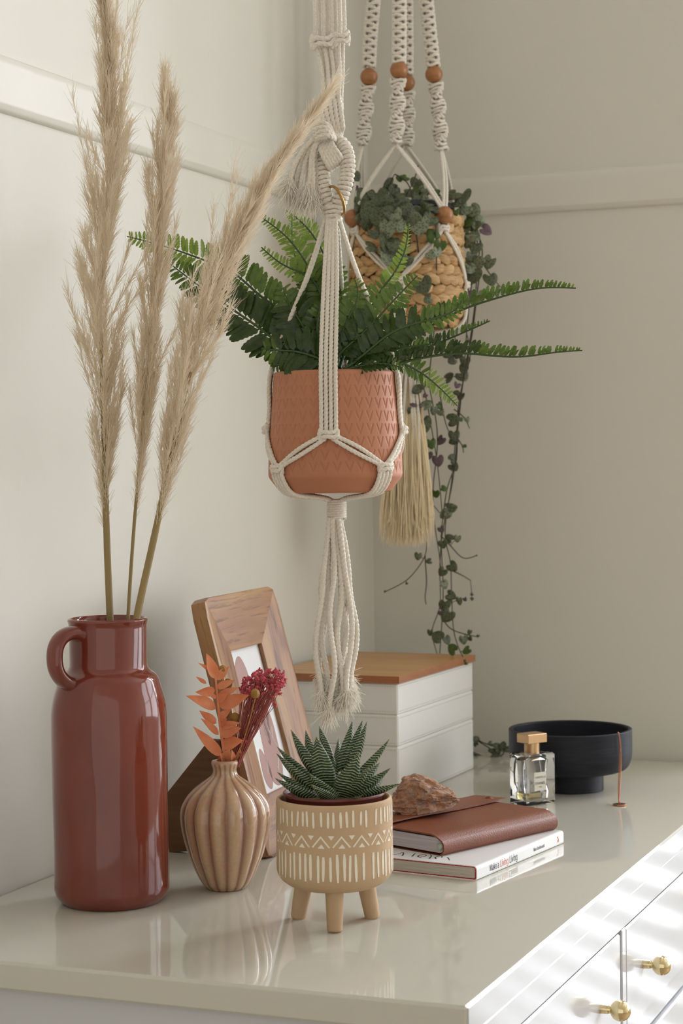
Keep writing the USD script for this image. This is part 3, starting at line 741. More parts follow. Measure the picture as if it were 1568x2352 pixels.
for i, (b_, t_, w_, dd, sd) in enumerate(sl):
    cx = 730; dB = 1.520 + dd * .45; B = at(*zx((cx + (b_[0] - cx) * .85, b_[1])), dB); T_ = at(*zx(t_), 1.520 + dd * 1.5)
    v, f, band, al = fat_leaf(B, T_, aw * 1.0 + rt * sd + np.array([0, 0, -.15 if dd < 0 else -.1]), w_ / 4.2 / 2922 * .5, i, .10 if i < 2 else .06)
    o = obj(suc, 'leaf', (v, f), haw, True, world=suc)
    pv = UsdGeom.PrimvarsAPI(o)
    for nm, val in (('band', band), ('along', al)):
        pv.CreatePrimvar(nm, Sdf.ValueTypeNames.FloatArray, 'vertex').Set(Vt.FloatArray.FromNumpy(val.astype(np.float32)))

# ================================================================== stack of white trays with an oak lid
leather_w = M('white_faux_leather', (.83, .82, .78), .42, bump=.15, bscale=420, bdist=.0004)
thread = M('cream_thread', lin(206, 196, 176), .8)
oak = usdkit.material(stage, '/World/Looks/oak_veneer', {
    't': ('texture_coordinate', {}), 'm': ('mapping', {'scale': (9, 130, 130)}), 'n': ('noise_texture', {'scale': 1.0, 'detail': 4.0, 'distortion': .4}), 'r': ('rgb_ramp', {'ramp': [(.3, lin(176, 126, 72)), (.5, lin(196, 148, 92)), (.7, lin(206, 160, 104))]}),
    'p': ('principled_bsdf', {'roughness': .36})}, [('t.object', 'm.vector'), ('m.vector', 'n.vector'), ('n.fac', 'r.fac'), ('r.color', 'p.base_color')], surface='p.BSDF')
oak_edge = M('oak_edge_band', lin(172, 112, 72), .4, var=lin(160, 102, 66), vscale=60, stretch=(1, 1, 8))
BC, BRZ = np.array([-.7945, 2.0450, TZ]), -1.2
bx_, by_ = .0770, .1195
tiers = [(0, .0586, 'bottom white faux leather tray of the lidded stack, the deepest one'), (.0588, .0925, 'middle white faux leather tray of the lidded stack'), (.0927, .1263, 'top white faux leather tray of the stack, right under the oak lid')]
for z0, z1, lab in tiers:
    t_ = thing('jewellery_tray', lab, 'storage box', BC + [0, 0, z0], BRZ, group='stacked white trays'); h_ = z1 - z0
    outer = bbox((-bx_, -by_, 0), (bx_, by_, h_), .0016)
    obj(t_, 'body', outer, leather_w)
    st = []
    for zz_ in (.0035, h_ - .0035):
        for k in range(int(2 * bx_ / .0032)):
            x_ = -bx_ + .004 + k * .0032
            if x_ < bx_ - .004:
                st.append(bbox((x_, -by_ - .00022, zz_ - .00022), (x_ + .0022, -by_ + .0002, zz_ + .00022)))
        for k in range(int(2 * by_ / .0032)):
            y_ = -by_ + .004 + k * .0032
            if y_ < by_ - .004:
                st.append(bbox((bx_ - .0002, y_, zz_ - .00022), (bx_ + .00022, y_ + .0022, zz_ + .00022)))
    obj(t_, 'stitching', cat(st), thread, kind='stuff')
lid = thing('box_lid', 'flat oak veneered lid on the stack of white trays', 'lid', BC + [0, 0, .1265], BRZ)
obj(lid, 'panel', bbox((-bx_ - .0022, -by_ - .0022, .0004), (bx_ + .0022, by_ + .0022, .0078), .0005), oak)
ed = []
for a_, b_ in (((-bx_ - .0026, -by_ - .0027, 0), (bx_ + .0026, -by_ - .0020, .0076)), ((bx_ + .0020, -by_ - .0027, 0), (bx_ + .0027, by_ + .0027, .0076)), ((-bx_ - .0026, by_ + .0020, 0), (bx_ + .0026, by_ + .0027, .0076)), ((-bx_ - .0027, -by_ - .0027, 0), (-bx_ - .0020, by_ + .0027, .0076))):
    ed.append(bbox(a_, b_))
obj(lid, 'edge_band', cat(ed), oak_edge)

# ================================================================== paperback, leather notebook, stone
KC = np.array([-.5206, 1.5801, TZ]); kx = np.array([.1464, .9892, 0]); ky = np.array([-kx[1], kx[0], 0]); kz = np.array([0, 0, 1.0])    # x along the spine, y to the fore edge
book = thing('book', 'white paperback lying under the leather notebook, title on its spine', 'book', KC)
KR = lambda m_: (rot_to(np.asarray(m_.vertices if hasattr(m_, 'vertices') else m_[0]), kx, ky, kz, KC), m_.faces if hasattr(m_, 'faces') else m_[1])
cov = M('white_book_cover', (.84, .84, .84), .28)
red_p = M('red_endpaper', lin(170, 40, 44), .6)
pages = usdkit.material(stage, '/World/Looks/page_edges', {'t': ('texture_coordinate', {}), 'm': ('mapping', {'scale': (20, 20, 2600)}), 'n': ('noise_texture', {'scale': 1.0, 'detail': 2.0}), 'r': ('rgb_ramp', {'ramp': [(.3, lin(170, 164, 152)), (.7, lin(214, 208, 196))]}), 'p': ('principled_bsdf', {'roughness': .7})},
    [('t.object', 'm.vector'), ('m.vector', 'n.vector'), ('n.fac', 'r.fac'), ('r.color', 'p.base_color')], surface='p.BSDF')
KL, KW, KH = .1822, .138, .0125
sec = round_prof([(KW, KH), (0, KH), (0, 0), (KW, 0)], [.0038, .0026], 10); inn = round_prof([(KW, KH - .0007), (.0009, KH - .0007), (.0009, .0007), (KW, .0007)], [.003, .002], 10)
ring = np.vstack([sec, inn[::-1]]); ex = trimesh.creation.extrude_polygon(sg.Polygon(ring), KL, engine='earcut')
cv = np.stack([ex.vertices[:, 2], ex.vertices[:, 0], ex.vertices[:, 1]], 1)
obj(book, 'cover', KR((cv, ex.faces)), cov, 35, world=book)
inn2 = round_prof([(KW - .0012, KH - .0016), (.0022, KH - .0016), (.0022, .0016), (KW - .0012, .0016)], [.0015, .0015], 6)
ex = trimesh.creation.extrude_polygon(sg.Polygon(inn2), KL - .0010, engine='earcut')
obj(book, 'page_block', KR((np.stack([ex.vertices[:, 2] + .0005, ex.vertices[:, 0], ex.vertices[:, 1]], 1), ex.faces)), pages, 30, world=book)
ring = np.vstack([round_prof([(KW - .001, KH - .0008), (.0010, KH - .0008), (.0010, .0008), (KW - .001, .0008)], [.002, .002], 6), inn2[::-1]])
ex = trimesh.creation.extrude_polygon(sg.Polygon(ring).buffer(0), KL - .0004, engine='earcut')
obj(book, 'endpaper', KR((np.stack([ex.vertices[:, 2] + .0002, ex.vertices[:, 0], ex.vertices[:, 1]], 1), ex.faces)), red_p, 30, world=book)
ink = M('dark_grey_ink', lin(58, 58, 64), .5); ink2 = M('copper_ink', lin(214, 116, 78), .4); ink3 = M('grey_ink', lin(120, 120, 130), .5)


def spine_text(txt, x0, h, mat, z0, sx=.72, name='lettering', bold=False):
    t_ = meshkit.text_mesh(txt, h, .00012, bold); v = t_.vertices
    w_ = np.stack([x0 + v[:, 0] * sx, -v[:, 2] - .00002, z0 + v[:, 1]], 1)
    obj(book, name, KR((w_, t_.faces)), mat, world=book)
    return x0 + t_.bounds[1][0] * sx


x1 = spine_text('Make a', .0245, .0056, ink, .0035); x1 = spine_text('Living', x1 + .0025, .0060, ink2, .0034); spine_text('Living', x1 + .0025, .0060, ink, .0034)
spine_text('Nina Karnikowski', .115, .0030, ink3, .0046)
lg = [sg.Polygon([(.1672, .0090), (.1690, .0090), (.1706, .0066), (.1690, .0066)]), sg.Polygon([(.1684, .0058), (.1710, .0064), (.1712, .0034), (.1702, .0034), (.1698, .0048), (.1686, .0034), (.1674, .0034)])]
lgm = cat([extrude(q, 0, .00012) for q in lg]); obj(book, 'printed_logo', KR((np.stack([lgm[0][:, 0], -lgm[0][:, 2] - .00002, lgm[0][:, 1]], 1), lgm[1])), ink2, world=book)
# brush script title on the front cover, mostly hidden under the notebook
scr = []
for q in ([(.012, .046), (.020, .050), (.024, .047), (.018, .044)], [(.010, .052), (.022, .056), (.027, .060)], [(.011, .060), (.016, .066), (.024, .064), (.019, .060), (.012, .064)], [(.012, .070), (.026, .074)], [(.010, .079), (.018, .082), (.024, .086), (.016, .086), (.010, .090)], [(.012, .095), (.022, .098), (.014, .102)], [(.022, .040), (.017, .036), (.012, .033)]):
    scr.append(tube(spline(np.c_[np.array(q), np.full(len(q), KH)], 18), np.linspace(.0011, .0005, 18), 6, flat=.12, up=[0, 0, 1]) if False else tube(spline(np.c_[np.array(q), np.full(len(q), KH + .00002)], 18), np.linspace(.0009, .00045, 18), 6))
sm = cat(scr); sm[0][:, 2] = KH + (sm[0][:, 2] - KH) * .12
obj(book, 'script_title', KR(sm), ink, world=book)

tan = M('tan_leather', lin(132, 73, 46), .42, var=lin(120, 64, 39), vscale=30, bump=.55, bscale=700, bdist=.0007)
NB = np.array([-.5620, 1.6109, TZ + KH + .0002]); nx = np.array([.377, .926, 0]); nx /= np.linalg.norm(nx); ny = np.array([-nx[1], nx[0], 0])
note = thing('notebook', 'tan leather notebook with a snap flap, lying on the white paperback', 'notebook', NB)
NR = lambda m_: (rot_to(np.asarray(m_.vertices if hasattr(m_, 'vertices') else m_[0]), nx, ny, kz, NB), m_.faces if hasattr(m_, 'faces') else m_[1])
NL, NW, NH = .1625, .114, .0168


def sheet(path2, th, x0, x1, nx_=18, sag=None):
    """A bent leather sheet: the open profile path2 (y, z) thickened by th, drawn along x."""
    a = np.asarray(path2, float); d = np.gradient(a, axis=0); d /= np.linalg.norm(d, axis=1, keepdims=True); nr = np.stack([-d[:, 1], d[:, 0]], 1)
    loop = np.vstack([a, (a + nr * th)[::-1]]); xs = np.linspace(x0, x1, nx_); k = len(loop)
    v = np.concatenate([np.c_[np.full(k, x_), loop] for x_ in xs])
    if sag is not None:
        v[:, 2] += sag(v[:, 0], v[:, 1])
    v, f = grid_faces(v, nx_, k, False)
    capf = triangulate_polygon(sg.Polygon(loop), engine='earcut')
    for x_, fl in ((0, 1), (nx_ - 1, -1)):
        pass
    n_ = len(a); ends = []
    for i in range(n_ - 1):
        j = 2 * n_ - 1 - i
        for b0, fl in ((0, 0), ((nx_ - 1) * k, 1)):
            q = [b0 + i, b0 + i + 1, b0 + j - 1, b0 + j]
            q = q if fl else q[::-1]
            ends += [(q[0], q[1], q[2]), (q[0], q[2], q[3])]
    return v, np.vstack([f, np.array(ends)])


pth = round_prof([(NW, NH), (.004, NH), (.0, NH - .005), (.0, .0045), (.003, 0), (NW + .004, 0), (NW + .008, .004), (NW + .008, NH - .002), (NW + .003, NH + .0022), (.0715, NH + .0018)], [.009, .004, .003, .003, .004, .005, .005, .005], 9)
wav = lambda x_, y_: np.where(np.asarray(y_) > .0, .0004 * np.sin(x_ * 60) * np.clip(y_ / .05, 0, 1), 0)
main = round_prof([(NW - .002, NH), (.010, NH), (.0, NH - .006), (.0, .004), (.004, 0), (NW - .002, 0)], [.012, .006, .005, .004], 10)
obj(note, 'cover', NR(sheet(main, -.0013, 0, NL)), tan, 40, world=note)
ex = trimesh.creation.extrude_polygon(sg.Polygon(round_prof([(NW - .006, NH - .0018), (.006, NH - .0018), (.0018, NH - .006), (.0018, .004), (.005, .0016), (NW - .006, .0016)], [.004, .003, .003, .002], 6)), NL - .005, engine='earcut')
obj(note, 'page_block', NR((np.stack([ex.vertices[:, 2] + .0025, ex.vertices[:, 0], ex.vertices[:, 1]], 1), ex.faces)), M('cool_page_edges', lin(206, 200, 204), .7, var=lin(176, 168, 172), vscale=900, stretch=(.02, .02, 1)), 30, world=note)
flap = round_prof([(.0695, NH + .0021), (NW - .004, NH + .0018), (NW + .004, NH - .003), (NW + .004, .004), (NW - .002, .0005)], [.010, .006, .004], 8)
fv, ff = sheet(flap, .0013, -.004, NL + .009)
fv[:, 2] = np.where(fv[:, 1] < .085, fv[:, 2] + .0007 * np.clip((.085 - fv[:, 1]) / .015, 0, 1) * (1 + np.sin(fv[:, 0] * 40)), fv[:, 2])
obj(note, 'flap', NR((fv, ff)), tan, 40, world=note)
sn = lathe(round_prof([(0, .0026), (.0022, .0024), (.0046, .0010), (.0048, .0), (0, 0)], [.001, .001, .0002], 5), 32)
copper = M('aged_copper', lin(150, 92, 66), .3, metallic=.9)
for xs_ in (NL + .0005, .012):
    obj(note, 'snap_stud', NR((sn[0] + [xs_, .0835, NH + .0030], sn[1])), copper, 40, world=note)
mk = tube(spline([(.0, .022, .0085), (-.0012, .016, .0082), (-.0010, .007, .0080)], 10), .0006, 6)
cl = (lathe([(0, -.0032), (.0028, -.002), (.0030, 0), (.0028, .002), (0, .0032)], 16)); pg = M('pale_green_plastic', lin(168, 180, 160), .4)
obj(note, 'pen_loop', NR((cl[0] + [.0015, .0042, .0078], cl[1])), pg, True, world=note)

stone_m = usdkit.material(stage, '/World/Looks/brown_stone', {
    't': ('texture_coordinate', {}), 'm': ('mapping', {'scale': (1, 1, 1), 'rotation': (.5, .4, .2)}), 'w': ('noise_texture', {'scale': 60.0, 'detail': 6.0, 'roughness': .7, 'distortion': 2.5}), 'r': ('rgb_ramp', {'ramp': [(.28, lin(70, 50, 40)), (.38, lin(158, 112, 84)), (.5, lin(190, 146, 116)), (.57, lin(130, 116, 112)), (.64, lin(206, 168, 138)), (.8, lin(224, 200, 176))]}),
    'bn': ('noise_texture', {'scale': 260.0, 'detail': 6.0, 'roughness': .7}), 'b': ('bump', {'strength': .9, 'distance': .0015}), 'p': ('principled_bsdf', {'roughness': .6})},
    [('t.object', 'm.vector'), ('m.vector', 'w.vector'), ('w.fac', 'r.fac'), ('r.color', 'p.base_color'), ('t.object', 'bn.vector'), ('bn.fac', 'b.height'), ('b.normal', 'p.normal')], surface='p.BSDF')
SZ = TZ + KH + NH + .0037
sc = at(972, 1850, 1.815); sc[2] = SZ
rock = thing('stone', 'rough banded brown petrified wood stone lying on the notebook flap', 'stone', sc)
ico = trimesh.creation.icosphere(5, 1.0); q = ico.vertices.copy()
ir = np.stack([q @ RIGHT, q @ -aw * -1, q[:, 2]], 1)       # right, toward viewer, up
# silhouette: peak left of centre, long slope to the right
hx = np.array([-1, -.8, -.5, -.2, .15, .5, .8, 1]); hz = np.array([.42, .85, 1.0, .95, .78, .55, .38, .25])
px_, py_, pz_ = ir[:, 0], ir[:, 1], ir[:, 2]
big = 1 + .26 * (meshkit.fbm(q * 1.9 + 7, 3, 5) - .5) * 2
rid = np.abs(meshkit.fbm(np.stack([px_ * 2 + pz_ * 3, py_ * 3, pz_ * 4 - px_ * 3], 1) + 3, 4, 9) - .5) * 2
scl = big - .22 * rid + .16 * (meshkit.noise(np.round(q * 3.2) + 2, 8) - .5)
lv = np.stack([px_ * .0325, py_ * .020, np.maximum(pz_, -.35) * np.interp(px_, hx, hz) * .0275], 1) * scl[:, None]
lv[:, 2] -= lv[:, 2].min(); lv[:, 2] = np.maximum(lv[:, 2], 0); 
rv = lv[:, :1] * np.array([.9265, .376, 0]) + lv[:, 1:2] * aw + lv[:, 2:] * np.array([0, 0, 1.0])
obj(rock, 'body', (rv, ico.faces), stone_m, 30)

# ================================================================== perfume bottle
glass = M('clear_glass', (.985, .99, .99), .0, ior=1.5, transmission_weight=1.0)
gold = M('brushed_gold', lin(206, 170, 128), .32, metallic=1.0, var=lin(214, 180, 140), vscale=300, stretch=(1, 1, 10))
juice = M('amber_perfume', (.98, .80, .34), .0, ior=1.36, transmission_weight=1.0)
QB = np.array([-.5839, 1.9377, TZ]); qx = np.array([.579, .8153, 0]); qy = np.array([-qx[1], qx[0], 0])
QL, QW, QH = .0392, .0272, .0535
bot = thing('perfume_bottle', 'clear square glass perfume bottle with gold block cap, nearly empty', 'perfume bottle', QB)
QR = lambda m_: (rot_to(np.asarray(m_.vertices if hasattr(m_, 'vertices') else m_[0]), qx, qy, kz, QB), m_.faces if hasattr(m_, 'faces') else m_[1])


def loft(secs):
    k = len(secs[0][0]); v = np.vstack([np.c_[np.array(s_), np.full(k, z_)] for s_, z_ in secs])
    return grid_faces(v, len(secs), k)


def rrect(x0, y0, x1, y1, r, n_=4):
    c = []
    for cx, cy, a in ((x1 - r, y1 - r, 0), (x0 + r, y1 - r, 90), (x0 + r, y0 + r, 180), (x1 - r, y0 + r, 270)):
        c += [(cx + r * math.cos(math.radians(a + t)), cy + r * math.sin(math.radians(a + t))) for t in np.linspace(0, 90, n_)]
    return c


o_ = [(rrect(.0010, .0010, QL - .0010, QW - .0010, .0008), .0), (rrect(0, 0, QL, QW, .0010), .0008), (rrect(0, 0, QL, QW, .0010), QH - .0016), (rrect(.0016, .0016, QL - .0016, QW - .0016, .0012), QH)]
cx_, cy_ = QL / 2, QW / 2
# the hollow: round at mid height, pinched by flat facets behind the label
hol = lambda e, g_=0.0: [(cx_ + (e[0] - g_) * np.sign(math.cos(a)) * abs(math.cos(a)) ** .55, cy_ + (e[1] - g_) * np.sign(math.sin(a)) * abs(math.sin(a)) ** .55) for a in np.linspace(0, 2 * np.pi, 32, endpoint=False)]
hz_ = [(.0050, (.006, .004)), (.0060, (.0145, .0090)), (.0130, (.0155, .0086)), (.020, (.0135, .0062)), (.030, (.0130, .0058)), (.040, (.0140, .0068)), (.0465, (.0150, .0090)), (.0490, (.008, .007)), (.0500, (.0045, .0045))]
O_, H_ = loft(o_), loft([(hol(e), z_) for z_, e in hz_])
obj(bot, 'glass_body', QR(cat([O_, (H_[0], H_[1][:, ::-1])])), glass, 30, world=bot)
zl = [z_ for z_ in (.0051, .0060, .0100, .0125)]
obj(bot, 'perfume', QR(loft([(hol([np.interp(z_, [h[0] for h in hz_], [h[1][i] for h in hz_]) for i in (0, 1)], .00012), z_) for z_ in zl])), juice, 30, world=bot)
nk = lathe(round_prof([(0, QH - .0002), (.0082, QH - .0002), (.0082, QH + .0107), (0, QH + .0107)], .0003, 4), 40)
obj(bot, 'collar', QR((nk[0] + [cx_, cy_, 0], nk[1])), gold, 40, world=bot)
obj(bot, 'cap', QR(bbox((cx_ - .0128, cy_ - .0098, QH + .0107), (cx_ + .0128, cy_ + .0098, QH + .0205), .0007)), gold, world=bot)
lab = M('ivory_label', lin(226, 220, 206), .5)
obj(bot, 'label', QR(bbox((.0112, -.00035, .0150), (.0272, -.00005, .0345), .00005)), lab, label='ivory paper label', world=bot)
for txt, h_, zt_, bold in (('GABRIELLE', .00190, .0283, False), ('CHANEL', .00250, .0217, True), ('PARIS', .00105, .0185, False)):
    t_ = meshkit.text_mesh(txt, h_, .00008, bold); w_ = t_.bounds[1][0] - t_.bounds[0][0]; s_ = min(1.0, .0138 / w_)
    v = t_.vertices; obj(bot, 'lettering', QR((np.stack([.0192 + (v[:, 0] - t_.bounds[0][0] - w_ / 2) * s_, -.00036 - v[:, 2], zt_ + v[:, 1]], 1), t_.faces)), ink, world=bot)

# ================================================================== footed bowl with a necklace
navy = usdkit.material(stage, '/World/Looks/ink_stained_wood', {
    't': ('texture_coordinate', {}), 'm': ('mapping', {'scale': (35, 35, 420)}), 'n': ('noise_texture', {'scale': 1.0, 'detail': 4.0}), 'r': ('rgb_ramp', {'ramp': [(.3, lin(19, 20, 28)), (.7, lin(30, 32, 43))]}),
    'b': ('bump', {'strength': .2, 'distance': .0006}), 'p': ('principled_bsdf', {'roughness': .5, 'specular_ior_level': .32})}, [('t.object', 'm.vector'), ('m.vector', 'n.vector'), ('n.fac', 'r.fac'), ('r.color', 'p.base_color'), ('n.fac', 'b.height'), ('b.normal', 'p.normal')], surface='p.BSDF')
BW = np.array([-.5685, 2.0574, TZ])
bowl = thing('footed_bowl', 'dark navy stained wooden bowl on a round foot', 'bowl', BW)
RW = .0673
bp = round_prof([(0, .001), (.0345, .001), (.0359, 0), (.0359, .0190), (.046, .0194), (.0625, .0235), (RW, .037), (RW, .0668), (RW - .0008, .0674), (RW - .0034, .0674), (RW - .0042, .0660), (RW - .0045, .038), (.056, .028), (0, .026)], [.0005, .0008, .0008, .006, .014, .010, .0004, .0004, .0006, .0006, .012, .014], 8)
obj(bowl, 'body', lathe(bp, 160), navy, 40)
rose = M('rose_gold', lin(196, 134, 98), .22, metallic=1.0)
rp = BW + rt * .0455 + aw * .0498; pe = np.array([-.4934, 1.9747, TZ])
neck = thing('necklace', 'fine rose gold chain with a disc pendant, hanging over the rim of the dark bowl', 'necklace', pe)
nk_path = lambda o: spline([BW + rt * .030 + aw * .010 + [0, 0, .030], BW + rt * .040 + aw * .040 + [0, 0, .056], rp - aw * .003 + [0, 0, .0672], rp + [0, 0, .0687], rp + aw * .0022 + rt * .001 + [0, 0, .064], rp + aw * .0028 + rt * .0016 + o + [0, 0, .040], rp * .6 + pe * .4 + o + [0, 0, .014 - .0672 * 0] + aw * .002, pe - rt * .0005 + [0, 0, .0035]], step=.00115)
lk = []
for o in (rt * .0007, -rt * .0007):
    c = nk_path(o); t, n, b = frames(c)
    for i in range(len(c)):
        a = n[i] if i % 2 else b[i]
        e = np.linspace(0, 2 * np.pi, 9)[:-1]
        lk.append(tube(np.vstack([c[i] + .00085 * np.cos(e)[:, None] * t[i] + .00058 * np.sin(e)[:, None] * a, c[i] + .00085 * t[i] + 0 * a]), .00026, 4, False))
obj(neck, 'chain', cat(lk), rose, True, kind='stuff', world=neck)
pd = lathe(round_prof([(0, .0003), (.0062, .0003), (.0070, .0006), (.0070, .0014), (.0064, .0017), (.0058, .0014), (0, .0014)], .0002, 3), 56)
obj(neck, 'pendant', (pd[0] + [0, 0, 0], pd[1]), rose, 40)
bl = trimesh.creation.torus(.0014, .00035, major_sections=20, minor_sections=8); bl.apply_transform(trimesh.transformations.rotation_matrix(math.pi / 2, [aw[0], aw[1], 0])); bl.apply_translation([0, 0, .0030])
obj(neck, 'bail', bl, rose, True)
# ================================================================== hanging terracotta pot
DP = 1.72
PC = at(769, 1000, DP); PC[2] = 0
HP = 2586.0
pz = lambda y_: float(at(770, y_, DP)[2])                             # picture row -> height on the pot's axis
terra = M('terracotta', lin(190, 128, 95), .62, var=lin(180, 117, 86), vscale=14, bump=.12, bscale=700, bdist=.0003)
pot = thing('hanging_pot', 'terracotta pot pressed with rows of small V marks, hung in the front macrame hanger', 'plant pot', PC + [0, 0, pz(1131)])
zb = pz(1131); R_of = lambda y_: np.interp(y_, [855, 1001, 1047, 1085], [138.5, 149.5, 153, 154]) / HP
side_y = np.linspace(1080, 858, 190)
low = round_prof([(.040, 0), (126 / HP, 0), (154 / HP, pz(1094) - zb), (154 / HP, pz(1080) - zb)], [.004, .006], 8)
prof = np.vstack([[(0, .001)], low[:-1], [(R_of(y_), pz(y_) - zb) for y_ in side_y], [(138.5 / HP - .0006, pz(857.0) - zb + .0006), (138.5 / HP - .0022, pz(856) - zb + .0006), (138.5 / HP - .0032, pz(860) - zb), (138.5 / HP - .003, pz(930) - zb), (0, pz(930) - zb)]])
NC, NTH = 35, 36 * 22
v, f = lathe(prof, NTH)
camdir = math.atan2(aw[1], aw[0])
th = np.arctan2(v[:, 1], v[:, 0]) - camdir; rr = np.hypot(v[:, 0], v[:, 1])
u_ = ((th * NC / (2 * np.pi) + .36) % 1 - .5) * 2 * np.pi * .0565 / NC
groove = np.zeros(len(v)); outside = (rr > .05)
for yc in (877, 902, 930, 959, 988, 1017, 1046, 1073):
    zc = pz(yc) - zb; dz = v[:, 2] - zc                               # V: arms from the top corners down to the point
    hw, hh = .0030, .0038
    du = np.abs(u_); t_ = np.clip((hh - dz) / (2 * hh), 0, 1); dist = np.hypot(du - hw * (1 - t_), dz - (hh - 2 * hh * t_)) * .85
    groove = np.maximum(groove, np.clip(1 - dist / .00085, 0, 1))
groove *= outside
v[:, :2] *= (1 - .0007 * (groove ** .8) / np.maximum(rr, .01))[:, None]
obj(pot, 'body', (v, f), terra, 50)

# ================================================================== front macrame hanger
cotton = usdkit.material(stage, '/World/Looks/natural_cotton', {'t': ('texture_coordinate', {}), 'n': ('noise_texture', {'scale': 900.0, 'detail': 2.0}), 'r': ('rgb_ramp', {'ramp': [(.3, lin(220, 211, 194)), (.7, lin(240, 234, 222))]}),
    'b': ('bump', {'strength': .35, 'distance': .0005}), 'p': ('principled_bsdf', {'roughness': .9, 'sheen_weight': .25})}, [('t.object', 'n.vector'), ('n.fac', 'r.fac'), ('r.color', 'p.base_color'), ('n.fac', 'b.height'), ('b.normal', 'p.normal')], surface='p.BSDF')
fray = M('frayed_cotton', lin(246, 240, 226), .95)
warm_fray = M('warm_frayed_cotton', lin(240, 222, 186), .95)
G = at(763, 494, DP)
mh = thing('macrame_hanger', 'natural cotton macrame hanger with thick wrapped loop and brass ring, holding the terracotta pot', 'macrame hanger', G)
RC = .00208
tt_ = lambda a: aw * math.cos(a) + rt * math.sin(a)                   # direction round the pot, 0 toward the viewer, + to the right
sd_ = lambda a: rt * math.cos(a) - aw * math.sin(a)


def onpot(a, y_, out=RC):
    a = math.radians(a); q = PC + tt_(a) * (R_of(y_) + out); q[2] = pz(y_)
    return q


def fibres(p, d, n_, L, r0, spread, seed, droop=.3):
    """A frayed end at p, fibres along d."""
    g = np.random.default_rng(seed); d = d / np.linalg.norm(d); out = []
    b = p + g.normal(size=(n_, 3)) * r0; dd = d + g.normal(size=(n_, 3)) * spread; l_ = L * (.4 + .7 * g.random((n_, 1)))
    cu = g.normal(size=(n_, 3)) * .25 + np.array([0, 0, -droop])
    return np.stack([b + l_ * (x_ * dd + x_ * x_ * cu) for x_ in (0, .35, .7, 1)], 1)


def sqknot(name, c, right, up, out, w, h, r, parent, world):
    A = [(-1, -1.2, .1), (-1.15, -.3, .5), (-.75, .45, 1.0), (.1, .32, 1.25), (.8, .55, .8), (1.1, 1.15, .1)]
    B = [(1, 1.2, .1), (1.2, .25, .55), (.75, -.5, 1.0), (-.1, -.42, 1.25), (-.8, -.62, .8), (-1.1, -1.2, .1)]
    C = [(-1.0, 1.1, .0), (-1.2, .2, .3), (-1.05, -.9, .0)]
    D_ = [(1.0, -1.1, .0), (1.2, -.2, .3), (1.05, .9, .0)]
    obj(parent, name, cat([rope([c + right * x_ * w + up * y_ * h + out * z_ * r * 1.7 for x_, y_, z_ in q], r) for q in (A, B, C, D_)]), cotton, True, world=world)


AZ = {'front': -5, 'right': 84, 'back': 175, 'left': -93}
KY = {'front': 1000, 'right': 990, 'back': 1000, 'left': 985}
seedc = 0
for nm, a in AZ.items():
    ar = math.radians(a)
    for k in range(4):
        o = (k - 1.5)
        q0 = G + sd_(ar) * o * .0022 + tt_(ar) * .004 + [0, 0, .004]
        q1 = G * .55 + onpot(a, 856) * .45 + sd_(ar) * o * .0038; q1 = q1 + tt_(ar) * .001
        rim = onpot(a, 853, RC * 1.15) + sd_(ar) * o * .0042; mid = onpot(a, 925, RC) + sd_(ar) * o * .0042; end = onpot(a, KY[nm] + 6, RC) + sd_(ar) * o * .0042
        obj(mh, 'cord', rope([q0, q1, rim, mid, end], RC, phase=k), cotton, True, world=mh)
    up_ = np.array([0, 0, 1.0])
    sqknot('knot', onpot(a, KY[nm], RC * .8), sd_(ar), up_, tt_(ar), .0066, .0042, RC, mh, mh)
LOWA = {'fr': (44, 1073), 'fl': (-54, 1074), 'bl': (-140, 1074), 'br': (130, 1074)}
for (a, ya), (b_, yb) in (((AZ['front'], 1000), LOWA['fr']), ((AZ['front'], 1000), LOWA['fl']), ((AZ['left'], 985), LOWA['fl']), ((AZ['left'], 985), LOWA['bl']), ((AZ['right'], 990), LOWA['fr']), ((AZ['right'], 990), LOWA['br']), ((AZ['back'] - 360, 1000), LOWA['bl']), ((AZ['back'], 1000), LOWA['br'])):
    for k in (0, 1):
        pts = [onpot(a + (b_ - a) * e, ya + (yb - ya) * e ** 1.05 + (9 - 16 * k) * math.sin(math.pi * min(1, e * 1.15)) * .6 + 4 - 6 * k, RC * (1.0 + .1 * k)) + sd_(math.radians(a)) * (0) for e in (.05, .2, .4, .6, .8, .98)]
        obj(mh, 'cord', rope(pts, RC, phase=k * 2), cotton, True, world=mh)
BG = PC.copy(); BG[2] = pz(1146)
for (a, y_) in LOWA.values():
    ar = math.radians(a); sqknot('knot', onpot(a, y_, RC * .9), sd_(ar), np.array([0, 0, 1.0]), tt_(ar), .0062, .0040, RC, mh, mh)
    for k in range(4):
        o = k - 1.5
        c1 = onpot(a, 1092, RC) + sd_(ar) * o * .0043
        c2 = PC + tt_(ar) * (136 / HP + RC) + sd_(ar) * o * .0040; c2[2] = pz(1122)
        c3 = PC + tt_(ar) * (112 / HP) + sd_(ar) * o * .0034; c3[2] = pz(1136)
        c4 = PC + tt_(ar) * .016 + sd_(ar) * o * .0016; c4[2] = pz(1144)
        obj(mh, 'cord', rope([onpot(a, y_ + 6, RC) + sd_(ar) * o * .0040, c1, c2, c3, c4, BG + tt_(ar) * .004 + [0, 0, -.002]], RC, phase=k), cotton, True, world=mh)
